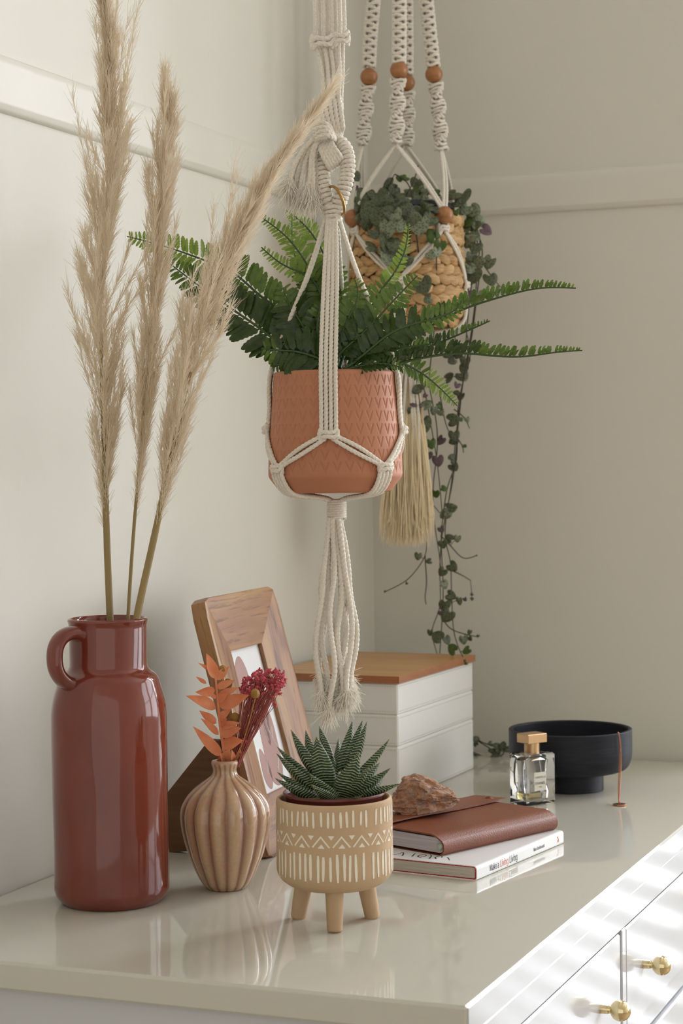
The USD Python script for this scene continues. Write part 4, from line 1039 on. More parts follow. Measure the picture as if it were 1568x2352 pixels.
# the wrap under the pot and the tassel
wz0, wz1 = pz(1192), pz(1149); WR = .0072
e = np.linspace(0, 8 * 2 * np.pi, 260)
wob = meshkit.noise(np.stack([np.cos(e) * 2, np.sin(e) * 2, e * .1], 1), 2) * .0008
hel = np.stack([PC[0] + (WR + wob) * np.cos(e), PC[1] + (WR + wob) * np.sin(e), np.interp(e, [0, e[-1]], [wz0, wz1])], 1) + (at(772, 1170, DP) - at(770, 1170, DP)) * [1, 1, 0]
obj(mh, 'wrapping', rope(hel, .00135, step=.0012, k=8), cotton, True, world=mh)
core = spline([PC + [0, 0, pz(1195)], PC + [0, 0, pz(1146)]], 4)
obj(mh, 'wrapping_core', tube(core, .0068, 16), cotton, True, world=mh)
rng = np.random.default_rng(21); frs = []
tass = [(735, 1602, -1), (748, 1585, .2), (765, 1634, -1.2), (772, 1600, .8), (784, 1610, -.4), (792, 1590, 1), (805, 1597, -.8), (815, 1590, .1), (742, 1560, 1.1), (800, 1560, 1.2)]
for i, (x_, y_, dz_) in enumerate(tass):
    ph = rng.random() * 6; pts = [at(757 + 28 * i / 9 + 0, 1188, DP + dz_ * .004)]
    x0 = 752 + 38 * i / 9
    for e in (.12, .3, .46, .62, .78, .9, 1.0):
        spread = np.interp(e, [0, .35, .8, 1], [.2, .85, 1.0, 1.0]); amp = 7 * min(1, e * 2)
        pts.append(at(769 + (x_ - 772) * spread * (1.05 if e < .9 else 1) + amp * math.sin(ph + e * (9 + (i % 3) * 2)), 1188 + (y_ - 1188) * e, DP + dz_ * .0055 * (1 + .5 * math.sin(ph + 5 * e))))
    obj(mh, 'tassel_cord', rope(pts, .0027, phase=i, pitch=.0125), cotton, True, world=mh)
    d = pts[-1] - pts[-2]; frs.append(fibres(pts[-1] - d / np.linalg.norm(d) * .003, d, 420, .0105, .0016, .42, i, .1))
curves(mh, 'tassel_fringe', np.concatenate(frs), np.array([.00042, .0004, .00036, .0002]), fray, world=mh)
# upper bundle, hung from the ceiling
zz = lambda q, d=0.0: at(600 + q[0] / 2.851, q[1] / 2.851, DP + d)
TOPX = [350, 378, 405, 432, 458, 485, 512, 540]
for i, x_ in enumerate(TOPX):
    db = (-.004, .003)[i % 2]; xe = 405 + (x_ - 350) * .62
    top = zz((445, 0), 0); top = np.array([top[0], top[1], CE - .03]) + rt * (x_ - 445) * .00002
    obj(mh, 'cord', rope([top, zz((x_, -250), db), zz((x_, 0), db), zz((x_ + 4, 150), db), zz((x_ + (4 if i < 4 else 0), 250), db * .6), zz((x_ + 8 if i < 4 else x_ - 6, 300), db), zz((xe + (x_ - 445) * .1, 460), db), zz((xe, 640), db), zz((xe + 4, 720), .006)], .00205, step=.0014, phase=i), cotton, True, world=mh)
sqknot('knot', zz((400, 275), -.005), rt, np.array([0, 0, 1.0]), aw, .0080, .0055, RC * 1.15, mh, mh)
sqknot('knot', zz((522, 255), -.005), rt, np.array([0, 0, 1.0]), aw, .0052, .0055, RC * 1.15, mh, mh)
hk = at(756, 0, DP); hk = np.array([hk[0], hk[1], CE])
brs = M('antique_brass', lin(176, 140, 84), .28, metallic=1.0)
obj(mh, 'ceiling_hook', cat([tube([hk, hk - [0, 0, .02]], .0022, 10), tube(spline([hk - [0, 0, .018], hk + rt * .008 - [0, 0, .026], hk + rt * .007 - [0, 0, .038], hk - rt * .003 - [0, 0, .042], hk - rt * .009 - [0, 0, .034]], 24), .0020, 10)]), brs, True, world=mh)
# knots above the loop: three bundles of cord bent round one another
RK = .0024
b1 = []
for i in range(5):
    s_ = i / 4
    b1.append(rope([zz((408 + 95 * s_, 616 + 8 * s_), .004), zz((390 + 124 * s_, 690 - 5 * s_), -.007), zz((404 + 122 * s_, 775), -.012), zz((440 + 92 * s_, 845 - 10 * s_), -.011), zz((478 + 46 * s_, 890 - 36 * s_), -.004), zz((500 + 20 * s_, 920 - 40 * s_), .006)], RK, phase=i))
obj(mh, 'knot_wrap', cat(b1), cotton, True, world=mh)
b2 = []
for i in range(4):
    s_ = i / 3
    b2.append(rope([zz((372 + 10 * s_, 880 + 72 * s_), .004), zz((350 + 8 * s_, 850 + 84 * s_), -.006), zz((366 + 10 * s_, 812 + 86 * s_), -.016), zz((412 + 12 * s_, 806 + 78 * s_), -.019), zz((452 + 10 * s_, 836 + 62 * s_), -.014), zz((476 + 2 * s_, 882 + 36 * s_), -.002)], RK, phase=i))
obj(mh, 'knot_wrap', cat(b2), cotton, True, world=mh)
b3 = []
for i in range(6):
    s_ = i / 5
    b3.append(rope([zz((452 - 70 * s_, 905 + 25 * s_), .002), zz((462 - 72 * s_, 940 + 36 * s_), -.011), zz((490 - 78 * s_, 985 + 52 * s_), -.014), zz((520 - 80 * s_, 1030 + 62 * s_), -.010), zz((524 - 70 * s_, 1062 + 50 * s_), .002)], RK, phase=i))
obj(mh, 'knot_wrap', cat(b3), cotton, True, world=mh)


def wrapped(path, r_core, r_c, turn, seed):
    p = spline(path, step=.0005); t, n, b = frames(p); s_ = np.r_[0, np.cumsum(np.linalg.norm(np.diff(p, axis=0), axis=1))]
    ph = s_ / turn * 2 * np.pi; ra = r_core * (1 + .10 * (meshkit.noise(np.c_[s_ * 300, np.cos(ph), np.sin(ph)], seed) - .5))
    h = p + ra[:, None] * (np.cos(ph)[:, None] * n + np.sin(ph)[:, None] * b)
    return cat([rope(h, r_c, step=.0012, k=10), tube(p[::4], r_core * .9, 10)])


obj(mh, 'wrapped_loop', wrapped([zz((462, 1410), .002), zz((432, 1325), -.003), zz((410, 1220), -.003), zz((402, 1120), -.002), zz((412, 1020), .002), zz((450, 960), .006)], .0048, .0021, .0040, 3), cotton, True, world=mh)
obj(mh, 'wrapped_loop', wrapped([zz((478, 1412), -.001), zz((508, 1330), -.006), zz((540, 1235), -.007), zz((562, 1130), -.005), zz((562, 1030), -.003), zz((536, 960), .002), zz((500, 930), .006)], .0052, .0021, .0040, 4), cotton, True, world=mh)
obj(mh, 'wrapping', wrapped([zz((467, 1352), -.003), zz((470, 1418), -.002), zz((468, 1450), -.001)], .0068, .0019, .0036, 5), cotton, True, world=mh)
# loose ends at the left of the knot
lo = [((345, 905), (185, 1185)), ((350, 920), (215, 1225)), ((352, 930), (250, 1262)), ((356, 940), (290, 1270)), ((360, 945), (335, 1275)), ((345, 910), (200, 1150)), ((362, 950), (362, 1210)), ((350, 930), (240, 1215)), ((357, 940), (312, 1210))]
frs = []
for i, (a, b_) in enumerate(lo):
    dd = (-.008, .002, -.004, .006)[i % 4]
    pts = [zz((a[0] + 25, a[1] - 20), dd * .3 - .004), zz(a, dd * .5 - .006), zz((a[0] * .62 + b_[0] * .38 - 10, a[1] * .72 + b_[1] * .28), dd), zz((a[0] * .22 + b_[0] * .78, a[1] * .38 + b_[1] * .62), dd), zz(b_, dd)]
    obj(mh, 'loose_end', rope(pts, .0023, phase=i, pitch=.012), cotton, True, world=mh)
    frs.append(fibres(pts[-1], pts[-1] - pts[-2], 380, .013, .0016, .32, 40 + i, .1))
curves(mh, 'fringe', np.concatenate(frs), np.array([.00042, .0004, .00036, .0002]), fray, world=mh)
tor = trimesh.creation.torus(.0133, .00125, major_sections=64, minor_sections=12)
xa = (zz((535, 1405)) - zz((452, 1222))); xa /= np.linalg.norm(xa); ya = aw * .93 + rt * .34; ya -= xa * (ya @ xa); ya /= np.linalg.norm(ya)
obj(mh, 'brass_ring', (rot_to(tor.vertices, xa, ya, np.cross(xa, ya), zz((494, 1314), -.007)), tor.faces), brs, True, label='small brass ring', world=mh)

# ================================================================== fern
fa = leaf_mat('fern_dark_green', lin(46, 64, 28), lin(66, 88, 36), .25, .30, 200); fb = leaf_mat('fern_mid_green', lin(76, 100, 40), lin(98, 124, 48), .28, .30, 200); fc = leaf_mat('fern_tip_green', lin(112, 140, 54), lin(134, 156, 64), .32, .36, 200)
rach = M('fern_rachis', lin(60, 84, 40), .4)
FC_ = PC + [0, 0, pz(880)]
fern = thing('fern', 'artificial boston fern with arching serrated green fronds, growing in the terracotta pot', 'fern', FC_)
moss = M('dark_moss', lin(30, 36, 22), .95, var=lin(48, 52, 30), vscale=200, bump=1, bscale=300, bdist=.003)
g_ = trimesh.creation.icosphere(4, 1.0).slice_plane([0, 0, 0], [0, 0, 1])
sv = g_.vertices * [.0495, .0495, .012]; sv[:, 2] += (meshkit.fbm(g_.vertices * 9, 3, 4) - .5) * .006
obj(fern, 'moss', (sv + [0, 0, -.004], g_.faces), moss, True)


def leaflet(base, tip, normal, w):
    base, tip = np.asarray(base), np.asarray(tip); ax = tip - base; L = np.linalg.norm(ax); x = ax / L
    z = normal - x * (x @ normal); z /= np.linalg.norm(z) + 1e-9; y = np.cross(z, x)
    s_ = np.array([0, .08, .16, .22, .30, .37, .45, .52, .60, .67, .75, .82, .90, .95, 1.0])
    wd = w * np.array([.12, .14, .75, .92, .82, 1.0, .86, 1.0, .80, .92, .68, .76, .48, .42, .05])
    c = base + s_[:, None] * ax + (.06 * L * np.sin(np.pi * s_))[:, None] * z
    v = np.stack([c - wd[:, None] * y + .18 * wd[:, None] * z, c, c + wd[:, None] * y + .18 * wd[:, None] * z], 1).reshape(-1, 3)
    f = []
    for i in range(len(s_) - 1):
        for j in (0, 1):
            a, b = i * 3 + j, i * 3 + j + 1
            f += [(a, b, b + 3), (a, b + 3, a + 3)]
    return v, np.array(f)


CAMV = -FWD
U3 = np.array([0, 0, 1.0])
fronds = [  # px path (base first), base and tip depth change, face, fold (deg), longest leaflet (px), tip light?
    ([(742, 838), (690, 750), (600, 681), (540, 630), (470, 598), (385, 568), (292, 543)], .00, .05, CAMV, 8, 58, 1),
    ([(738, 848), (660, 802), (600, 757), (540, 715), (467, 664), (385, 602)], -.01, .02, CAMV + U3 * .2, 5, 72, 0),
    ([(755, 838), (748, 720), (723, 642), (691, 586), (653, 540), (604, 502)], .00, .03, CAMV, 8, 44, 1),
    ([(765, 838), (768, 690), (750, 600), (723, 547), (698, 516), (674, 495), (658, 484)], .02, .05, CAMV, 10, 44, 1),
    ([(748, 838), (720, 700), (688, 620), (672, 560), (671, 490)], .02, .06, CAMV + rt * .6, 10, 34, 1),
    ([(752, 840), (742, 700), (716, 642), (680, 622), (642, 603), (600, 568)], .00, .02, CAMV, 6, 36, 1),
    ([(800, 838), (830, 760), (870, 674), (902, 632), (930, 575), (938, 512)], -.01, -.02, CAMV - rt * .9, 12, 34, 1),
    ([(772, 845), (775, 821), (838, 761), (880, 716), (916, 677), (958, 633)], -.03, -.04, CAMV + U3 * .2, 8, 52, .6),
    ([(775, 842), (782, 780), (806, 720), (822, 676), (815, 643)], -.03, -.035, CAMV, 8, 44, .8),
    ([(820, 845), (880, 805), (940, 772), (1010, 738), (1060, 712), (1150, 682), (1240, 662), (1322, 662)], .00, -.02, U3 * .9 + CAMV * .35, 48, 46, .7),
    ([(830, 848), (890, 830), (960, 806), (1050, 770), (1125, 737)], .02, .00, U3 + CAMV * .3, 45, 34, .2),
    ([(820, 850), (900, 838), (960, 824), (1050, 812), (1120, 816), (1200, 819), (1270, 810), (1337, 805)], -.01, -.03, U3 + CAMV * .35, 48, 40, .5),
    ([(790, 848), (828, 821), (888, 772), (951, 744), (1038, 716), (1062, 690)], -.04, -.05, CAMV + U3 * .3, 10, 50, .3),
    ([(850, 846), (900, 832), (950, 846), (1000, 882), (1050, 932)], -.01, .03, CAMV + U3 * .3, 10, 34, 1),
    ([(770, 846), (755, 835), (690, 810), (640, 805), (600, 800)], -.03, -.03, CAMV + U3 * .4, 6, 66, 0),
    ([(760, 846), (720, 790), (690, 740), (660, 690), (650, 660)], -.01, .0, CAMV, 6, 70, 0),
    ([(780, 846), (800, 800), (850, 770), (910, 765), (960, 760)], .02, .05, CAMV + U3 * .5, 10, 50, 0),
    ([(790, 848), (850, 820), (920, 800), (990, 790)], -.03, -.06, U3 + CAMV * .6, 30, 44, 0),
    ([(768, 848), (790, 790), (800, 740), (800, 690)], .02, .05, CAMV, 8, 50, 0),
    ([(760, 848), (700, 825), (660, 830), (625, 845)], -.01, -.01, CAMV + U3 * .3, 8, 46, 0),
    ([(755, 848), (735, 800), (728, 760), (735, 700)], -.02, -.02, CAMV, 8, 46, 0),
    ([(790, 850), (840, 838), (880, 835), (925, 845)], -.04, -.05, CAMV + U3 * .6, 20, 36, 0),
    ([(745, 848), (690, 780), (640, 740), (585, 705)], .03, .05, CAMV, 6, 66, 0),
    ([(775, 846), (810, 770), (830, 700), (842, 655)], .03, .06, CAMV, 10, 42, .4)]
rng = np.random.default_rng(31); pieces = []
for i, (pp_, d0, d1, face, fold, mx, lit) in enumerate(fronds):
    n_ = len(pp_); p = spline([at(x_, y_, DP + d0 + (d1 - d0) * k / (n_ - 1)) for k, (x_, y_) in enumerate(pp_)], 120)
    t = np.gradient(p, axis=0); t /= np.linalg.norm(t, axis=1, keepdims=True); s_ = np.r_[0, np.cumsum(np.linalg.norm(np.diff(p, axis=0), axis=1))]; L = s_[-1]
    fr = obj(fern, 'frond', tube(p, np.linspace(.00155, .0006, 120), 7), rach, True, world=fern)
    pos = L * .14
    while pos < L * .985:
        e = pos / L; k = int(np.searchsorted(s_, pos)); k = min(k, 118)
        ln = mx / HP * np.interp(e, [.1, .3, .5, .75, .9, 1], [.75, 1, .95, .68, .42, .22]); fd = math.radians(fold)
        fc_ = face - t[k] * (face @ t[k]); fc_ /= np.linalg.norm(fc_); side = np.cross(fc_, t[k])
        for sg_ in (-1, 1):
            d = (side * sg_ * math.cos(fd) + fc_ * math.sin(fd)) * .93 + t[k] * .36 + rng.normal(size=3) * .05; d /= np.linalg.norm(d)
            nrm = fc_ * math.cos(fd) - side * sg_ * math.sin(fd) + rng.normal(size=3) * .26
            b_ = p[k] + t[k] * rng.normal() * .0003; l_ = ln * rng.uniform(.9, 1.08)
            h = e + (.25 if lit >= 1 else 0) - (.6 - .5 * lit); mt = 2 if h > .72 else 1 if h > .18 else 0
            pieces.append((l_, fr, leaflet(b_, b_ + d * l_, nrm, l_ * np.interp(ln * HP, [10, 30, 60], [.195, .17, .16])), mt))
        pos += np.interp(ln * HP, [8, 25, 60], [.0024, .0040, .0059])
order = sorted(range(len(pieces)), key=lambda q: -pieces[q][0]); big = set(order[:300]); rest = {}
for q, (l_, fr, me, mt) in enumerate(pieces):
    if q in big:
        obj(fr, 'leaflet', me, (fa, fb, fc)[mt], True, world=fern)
    else:
        rest.setdefault((mt, str(fr.GetPath())), []).append(me)
for (mt, path), ms in rest.items():
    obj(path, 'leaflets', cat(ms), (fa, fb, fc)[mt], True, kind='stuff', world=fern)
# ================================================================== basket in the beaded hanger
DB = 2.22; HB = FPX / DB
BX = at(934, 620, DB); BX[2] = 0
bz = lambda y_: float(at(934, y_, DB)[2])
straw = M('water_hyacinth', lin(206, 168, 116), .6, var=lin(176, 134, 84), vscale=90, stretch=(1, 1, 6), bump=.5, bscale=350, bdist=.0012)
straw2 = M('pale_water_hyacinth', lin(222, 188, 138), .6, var=lin(190, 148, 98), vscale=90, stretch=(1, 1, 6), bump=.5, bscale=350, bdist=.0012)
RBK = 127 / HB
bk = thing('basket', 'woven water hyacinth basket in the beaded macrame hanger', 'basket', BX + [0, 0, bz(752)])
inner = lathe(round_prof([(0, .002), (RBK - .012, .002), (RBK - .0048, .010), (RBK - .0045, bz(512) - bz(752)), (RBK - .0065, bz(512) - bz(752)), (RBK - .0065, .012), (0, .006)], [.004, .004, .0005, .0005, .003], 4), 64)
obj(bk, 'lining', inner, M('dark_weave_lining', lin(92, 62, 34), .9), 40)
rng = np.random.default_rng(3); NCO, NRO = 25, 11
rows_ = np.linspace(bz(744), bz(515), NRO) - bz(752)
for r_ in range(NRO):
    rad = RBK - (.006 if r_ == 0 else .0022 if r_ == 1 else 0) - .001
    for c in range(NCO):
        a0_ = (c + .5 * (r_ % 2)) * 2 * np.pi / NCO; da = 2 * np.pi / NCO * .66
        e = np.linspace(-1, 1, 9); tilt = (.0048 if r_ % 2 else -.0048) * rng.uniform(.7, 1.2)
        aa = a0_ + e * da + rng.normal() * .01
        rr_ = rad + .0026 * np.cos(e * np.pi / 2 * 1.1) - .0008
        p = np.stack([rr_ * np.cos(aa), rr_ * np.sin(aa), rows_[r_] + tilt * e + rng.normal() * .0004], 1)
        t, n, b = frames(p, [0, 0, 1]); k = 14; a = np.linspace(0, 2 * np.pi, k, endpoint=False)
        hh = .0053 * np.interp(np.abs(e), [0, .7, 1], [1, .85, .4]) * rng.uniform(.9, 1.1); ww = .0022 * np.ones(9)
        rip = 1 + .17 * np.cos(6 * a + rng.random() * 6)
        v = (p[:, None] + (hh[:, None] * np.cos(a) * rip)[..., None] * n[:, None] + (ww[:, None] * np.sin(a) * rip)[..., None] * b[:, None]).reshape(-1, 3)
        obj(bk, 'plait', grid_faces(v, 9, k), straw if rng.random() < .55 else straw2, True)
black = M('black_plastic_pot', lin(34, 38, 46), .35)
lin_pot = thing('nursery_pot', 'black plastic nursery pot inside the woven basket', 'plant pot', BX + [0, 0, bz(738)])
obj(lin_pot, 'body', lathe(round_prof([(0, 0), (.040, 0), (.0535, bz(486) - bz(738)), (.0556, bz(485) - bz(738)), (.0556, bz(474) - bz(738)), (.053, bz(474) - bz(738)), (.052, bz(490) - bz(738)), (0, bz(490) - bz(738))], [.003, .0005, .0005, .0008, .0008, .0005], 4), 64), black, 40)

bh = thing('macrame_hanger', 'beaded cotton macrame hanger with spiral knots, holding the woven basket in the corner', 'macrame hanger', BX + [0, 0, bz(330)])
beadm = M('stained_wooden_bead', lin(174, 120, 74), .30, var=lin(154, 102, 60), vscale=60, stretch=(1, 1, 6))
RB2 = .0019


def sinnet(path, w, step, turn, seed, r=RB2):
    """A chain of square knots; turn: half turns per metre (a spiral sinnet when not 0)."""
    p = spline(path, step=.0008); t, n, b = frames(p, rt); s_ = np.r_[0, np.cumsum(np.linalg.norm(np.diff(p, axis=0), axis=1))]
    out = [rope(p + n * .0012, r, step=.0016, k=8), rope(p - n * .0012, r, step=.0016, k=8)]; g = np.random.default_rng(seed); x_ = step * .5; i = 0
    while x_ < s_[-1]:
        k = int(np.searchsorted(s_, x_)); k = min(k, len(p) - 1); ph = math.pi * turn * x_ + g.normal() * .08
        u = n[k] * math.cos(ph) + b[k] * math.sin(ph); o = np.cross(t[k], u)
        for sg_ in (1, -1):
            fl = 1 if (i % 2 == 0 or turn) else -1
            q = [(-1.0, -.55, .0), (-1.08, .05, .35), (-.62, .38, .9), (0, .12, 1.15), (.62, -.1, .95), (1.05, .1, .4), (1.0, .6, 0)]
            out.append(rope([p[k] + u * fl * x2 * w * sg_ + t[k] * y2 * step + o * sg_ * z2 * .0042 for x2, y2, z2 in q], r, step=.0013, k=8))
        x_ += step; i += 1
    return cat(out)


legs = {'left': [(858, 0), (850, 90), (847, 157), (847, 177), (845, 197), (838, 265), (832, 335), -.002], 'front': [(917, 0), (917, 70), (916, 141), (916, 161), (914, 181), (912, 250), (909, 332), -.036],
        'back': [(932, 0), (933, 90), (933, 170), (933, 190), (935, 210), (935, 270), (932, 335), .034], 'right': [(978, -10), (987, 80), (995, 151), (996, 171), (999, 191), (1007, 260), (1013, 345), .004]}
hook2 = at(925, 0, DB); hook2 = np.array([hook2[0], hook2[1], CE])
ends = {}
for nm, L_ in legs.items():
    d = DB + L_[-1]; q = [at(x_, y_, d) for x_, y_ in L_[:-1]]
    up0 = hook2 - [0, 0, .03] + (q[0] - hook2) * [.06, .06, 0]
    mid = q[0] * .55 + up0 * .45
    far = rope([up0, mid, q[0] + (q[0] - q[1]) * .6], .0040, step=.003, k=10)
    obj(bh, 'sinnet', cat([sinnet([q[0] + (q[0] - q[1]) * .8, q[0], q[1], q[2]], .0060, .0047, 0, 1, .0021), far]), cotton, True, world=bh)
    bd = trimesh.creation.icosphere(4, .0101); bd.vertices = bd.vertices * [1, 1, .98] + q[3]
    obj(bh, 'bead', bd, beadm, True, label='round brown wooden bead', world=bh)
    obj(bh, 'spiral_sinnet', sinnet([q[4], q[5], q[6]], .0074, .0045, 38, 2, .0020), cotton, True, world=bh)
    ends[nm] = q[6]
rimp = lambda a, y_, out: BX + tt_(math.radians(a)) * (RBK + out) + [0, 0, bz(y_)]
joint = {'fl': (-62, 508), 'fr': (36, 510), 'br': (128, 500), 'bl': (-140, 500)}
for nm, js in (('left', ('fl', 'bl')), ('front', ('fl', 'fr')), ('right', ('fr', 'br')), ('back', ('bl', 'br'))):
    for j in js:
        a, y_ = joint[j]; tgt = rimp(a, y_ - 8, .006)
        for o in (-.0021, .0021):
            m_ = ends[nm] * .45 + tgt * .55 + tt_(math.radians(a)) * .004 + sd_(math.radians(a)) * o
            obj(bh, 'cord', rope([ends[nm] + sd_(math.radians(a)) * o * .5, m_, tgt + sd_(math.radians(a)) * o], RB2, phase=o * 1e3), cotton, True, world=bh)
lowj = {'f': (-10, 655), 'r': (84, 655), 'b': (175, 655), 'l': (-100, 655)}
for j, (a, y_) in joint.items():
    c = rimp(a, y_, .006); bd = trimesh.creation.icosphere(4, .0100); bd.vertices = bd.vertices + c
    obj(bh, 'bead', bd, beadm, True, world=bh)
    ar = math.radians(a); sqknot('knot', rimp(a, y_ + 28, .003), sd_(ar), U3, tt_(ar), .0056, .0040, RB2, bh, bh)
    for l_, (b_, yb) in lowj.items():
        dlt = (b_ - a + 180) % 360 - 180
        if abs(dlt) > 70:
            continue
        for k in (0, 1):
            obj(bh, 'cord', rope([rimp(a + dlt * e, y_ + 30 + (yb - y_ - 30) * e + (6 - 12 * k) * math.sin(math.pi * e), .0038) for e in (.03, .3, .6, 1.0)], RB2, phase=k), cotton, True, world=bh)
BB = BX + [0, 0, bz(775)]
for l_, (a, y_) in lowj.items():
    ar = math.radians(a); sqknot('knot', rimp(a, y_ + 2, .0036), sd_(ar), U3, tt_(ar), .0054, .0040, RB2, bh, bh)
    for k in range(4):
        o = (k - 1.5) * .0036
        obj(bh, 'cord', rope([rimp(a, y_ + 6, .0034) + sd_(ar) * o, rimp(a, 735, .002) + sd_(ar) * o, BX + tt_(ar) * (RBK - .012) + sd_(ar) * o * .8 + [0, 0, bz(757)], BX + tt_(ar) * .020 + sd_(ar) * o * .4 + [0, 0, bz(766)], BB + tt_(ar) * .003], RB2, phase=k), cotton, True, world=bh)
obj(bh, 'wrapping', wrapped([BB + [0, 0, .004], BB + (at(936, 800, DB) - at(934, 775, DB)) * [1, 1, 1]], .0080, .0016, .0032, 7), cotton, True, world=bh)
rng = np.random.default_rng(6); strands = []
for i in range(1700):
    u = rng.normal() * .5; w_ = rng.normal() * .5; long_ = rng.random()
    xe = 934 + np.clip(u, -1.1, 1.1) * 54; ye = 1185 + 72 * long_ + 6 * w_
    ph = rng.random() * 6
    strands.append([at(936 + u * 6, 805, DB + w_ * .004)] + [at(936 + (xe - 936) * e ** .55 + 5 * math.sin(ph + e * 7) * e, 805 + (ye - 805) * e, DB + w_ * .018 * e) for e in (.2, .4, .55, .7, .8, .9, 1.0)])
curves(bh, 'tassel_fringe', np.array(strands), np.array([.0011, .0011, .0010, .0009, .0008, .0007, .0005, .0002]), warm_fray, world=bh)
for i, (pts) in enumerate(([(936, 805), (930, 900), (925, 1000), (928, 1100), (925, 1190)], [(937, 805), (945, 930), (948, 1040), (938, 1130), (945, 1190), (972, 1225)], [(934, 805), (915, 920), (912, 1040), (905, 1130), (893, 1200)], [(938, 805), (958, 920), (962, 1040), (966, 1120), (972, 1190)], [(938, 805), (948, 900), (954, 1000), (952, 1090), (958, 1180)])):
    obj(bh, 'tassel_cord', rope([at(x_, y_, DB - .008) for x_, y_ in pts], .0019, phase=i), cotton, True, world=bh)
hk2 = hook2
obj(bh, 'ceiling_hook', cat([tube([hk2, hk2 - [0, 0, .02]], .0022, 10), tube(spline([hk2 - [0, 0, .018], hk2 + rt * .008 - [0, 0, .026], hk2 + rt * .007 - [0, 0, .038], hk2 - rt * .003 - [0, 0, .042], hk2 - rt * .009 - [0, 0, .034]], 24), .0020, 10)]), brs, True, world=bh)

# ================================================================== string of hearts


def heart_mat(name, c1, c2, c3, rough=.42):
    return usdkit.material(stage, '/World/Looks/' + name, {'t': ('texture_coordinate', {}), 'n': ('noise_texture', {'scale': 520.0, 'detail': 3.0, 'roughness': .6}), 'v': ('voronoi_texture', {'scale': 430.0}), 'm': ('math', {'math_type': 'add'}),
        'r': ('rgb_ramp', {'ramp': [(.55, c1), (.95, c2), (1.15 / 1.2, c3)]}), 'p': ('principled_bsdf', {'roughness': rough})},
        [('t.object', 'n.vector'), ('t.object', 'v.vector'), ('n.fac', 'm.value1'), ('v.distance', 'm.value2'), ('m.value', 'r.fac'), ('r.color', 'p.base_color')], surface='p.BSDF')


hd_ = heart_mat('heart_leaf_dark', lin(44, 53, 34), lin(68, 76, 52), lin(88, 96, 70)); hs_ = heart_mat('heart_leaf_silver', lin(56, 66, 48), lin(100, 110, 86), lin(128, 136, 110)); hb_ = leaf_mat('heart_leaf_fresh', lin(72, 98, 40), lin(92, 118, 52), .25, .42, 200); hp_ = leaf_mat('heart_leaf_purple', lin(98, 80, 88), lin(122, 98, 108), .2, .5, 200)
vine_m = M('brown_vine', lin(66, 58, 46), .6)
he = thing('string_of_hearts', 'string of hearts plant with silvery leaves and long trailing vines, in the woven basket', 'houseplant', BX + [0, 0, bz(490)])
EA = np.linspace(0, 2 * np.pi, 22, endpoint=False)
HX = .92 * np.sign(np.sin(EA)) * np.abs(np.sin(EA)) ** 1.05
HY = np.interp(np.abs(((EA + np.pi) % (2 * np.pi)) - np.pi), [0, .25, .6, 1.0, 1.57, 2.3, 2.8, np.pi], [.50, .74, .92, .80, .30, -.45, -.86, -1.0])


def heart(c, face, roll, size, cup_=.12, th_=.0009):
    """A thick heart leaf, point along roll."""
    z = face / np.linalg.norm(face); y = UP - z * (UP @ z); y /= np.linalg.norm(y); x = np.cross(y, z)
    x, y = x * math.cos(roll) + y * math.sin(roll), -x * math.sin(roll) + y * math.cos(roll)
    P = lambda sx, off: c + (HX[:, None] * x + HY[:, None] * y) * sx * size + (cup_ * size * (np.abs(HX) ** 1.4 * sx))[:, None] * z + off * z
    v = np.vstack([c + th_ * z * .6, P(.55, th_ * .6), P(1.0, 0), P(.9, -th_), c - th_ * z]); k = 22; f = []
    for i in range(k):
        j = (i + 1) % k
        f += [(0, 1 + j, 1 + i), (1 + i, 1 + j, 1 + k + j), (1 + i, 1 + k + j, 1 + k + i), (1 + k + i, 1 + k + j, 1 + 2 * k + j), (1 + k + i, 1 + 2 * k + j, 1 + 2 * k + i), (1 + 2 * k + i, 1 + 2 * k + j, 1 + 3 * k)]
    return v, np.array(f)[:, ::-1]


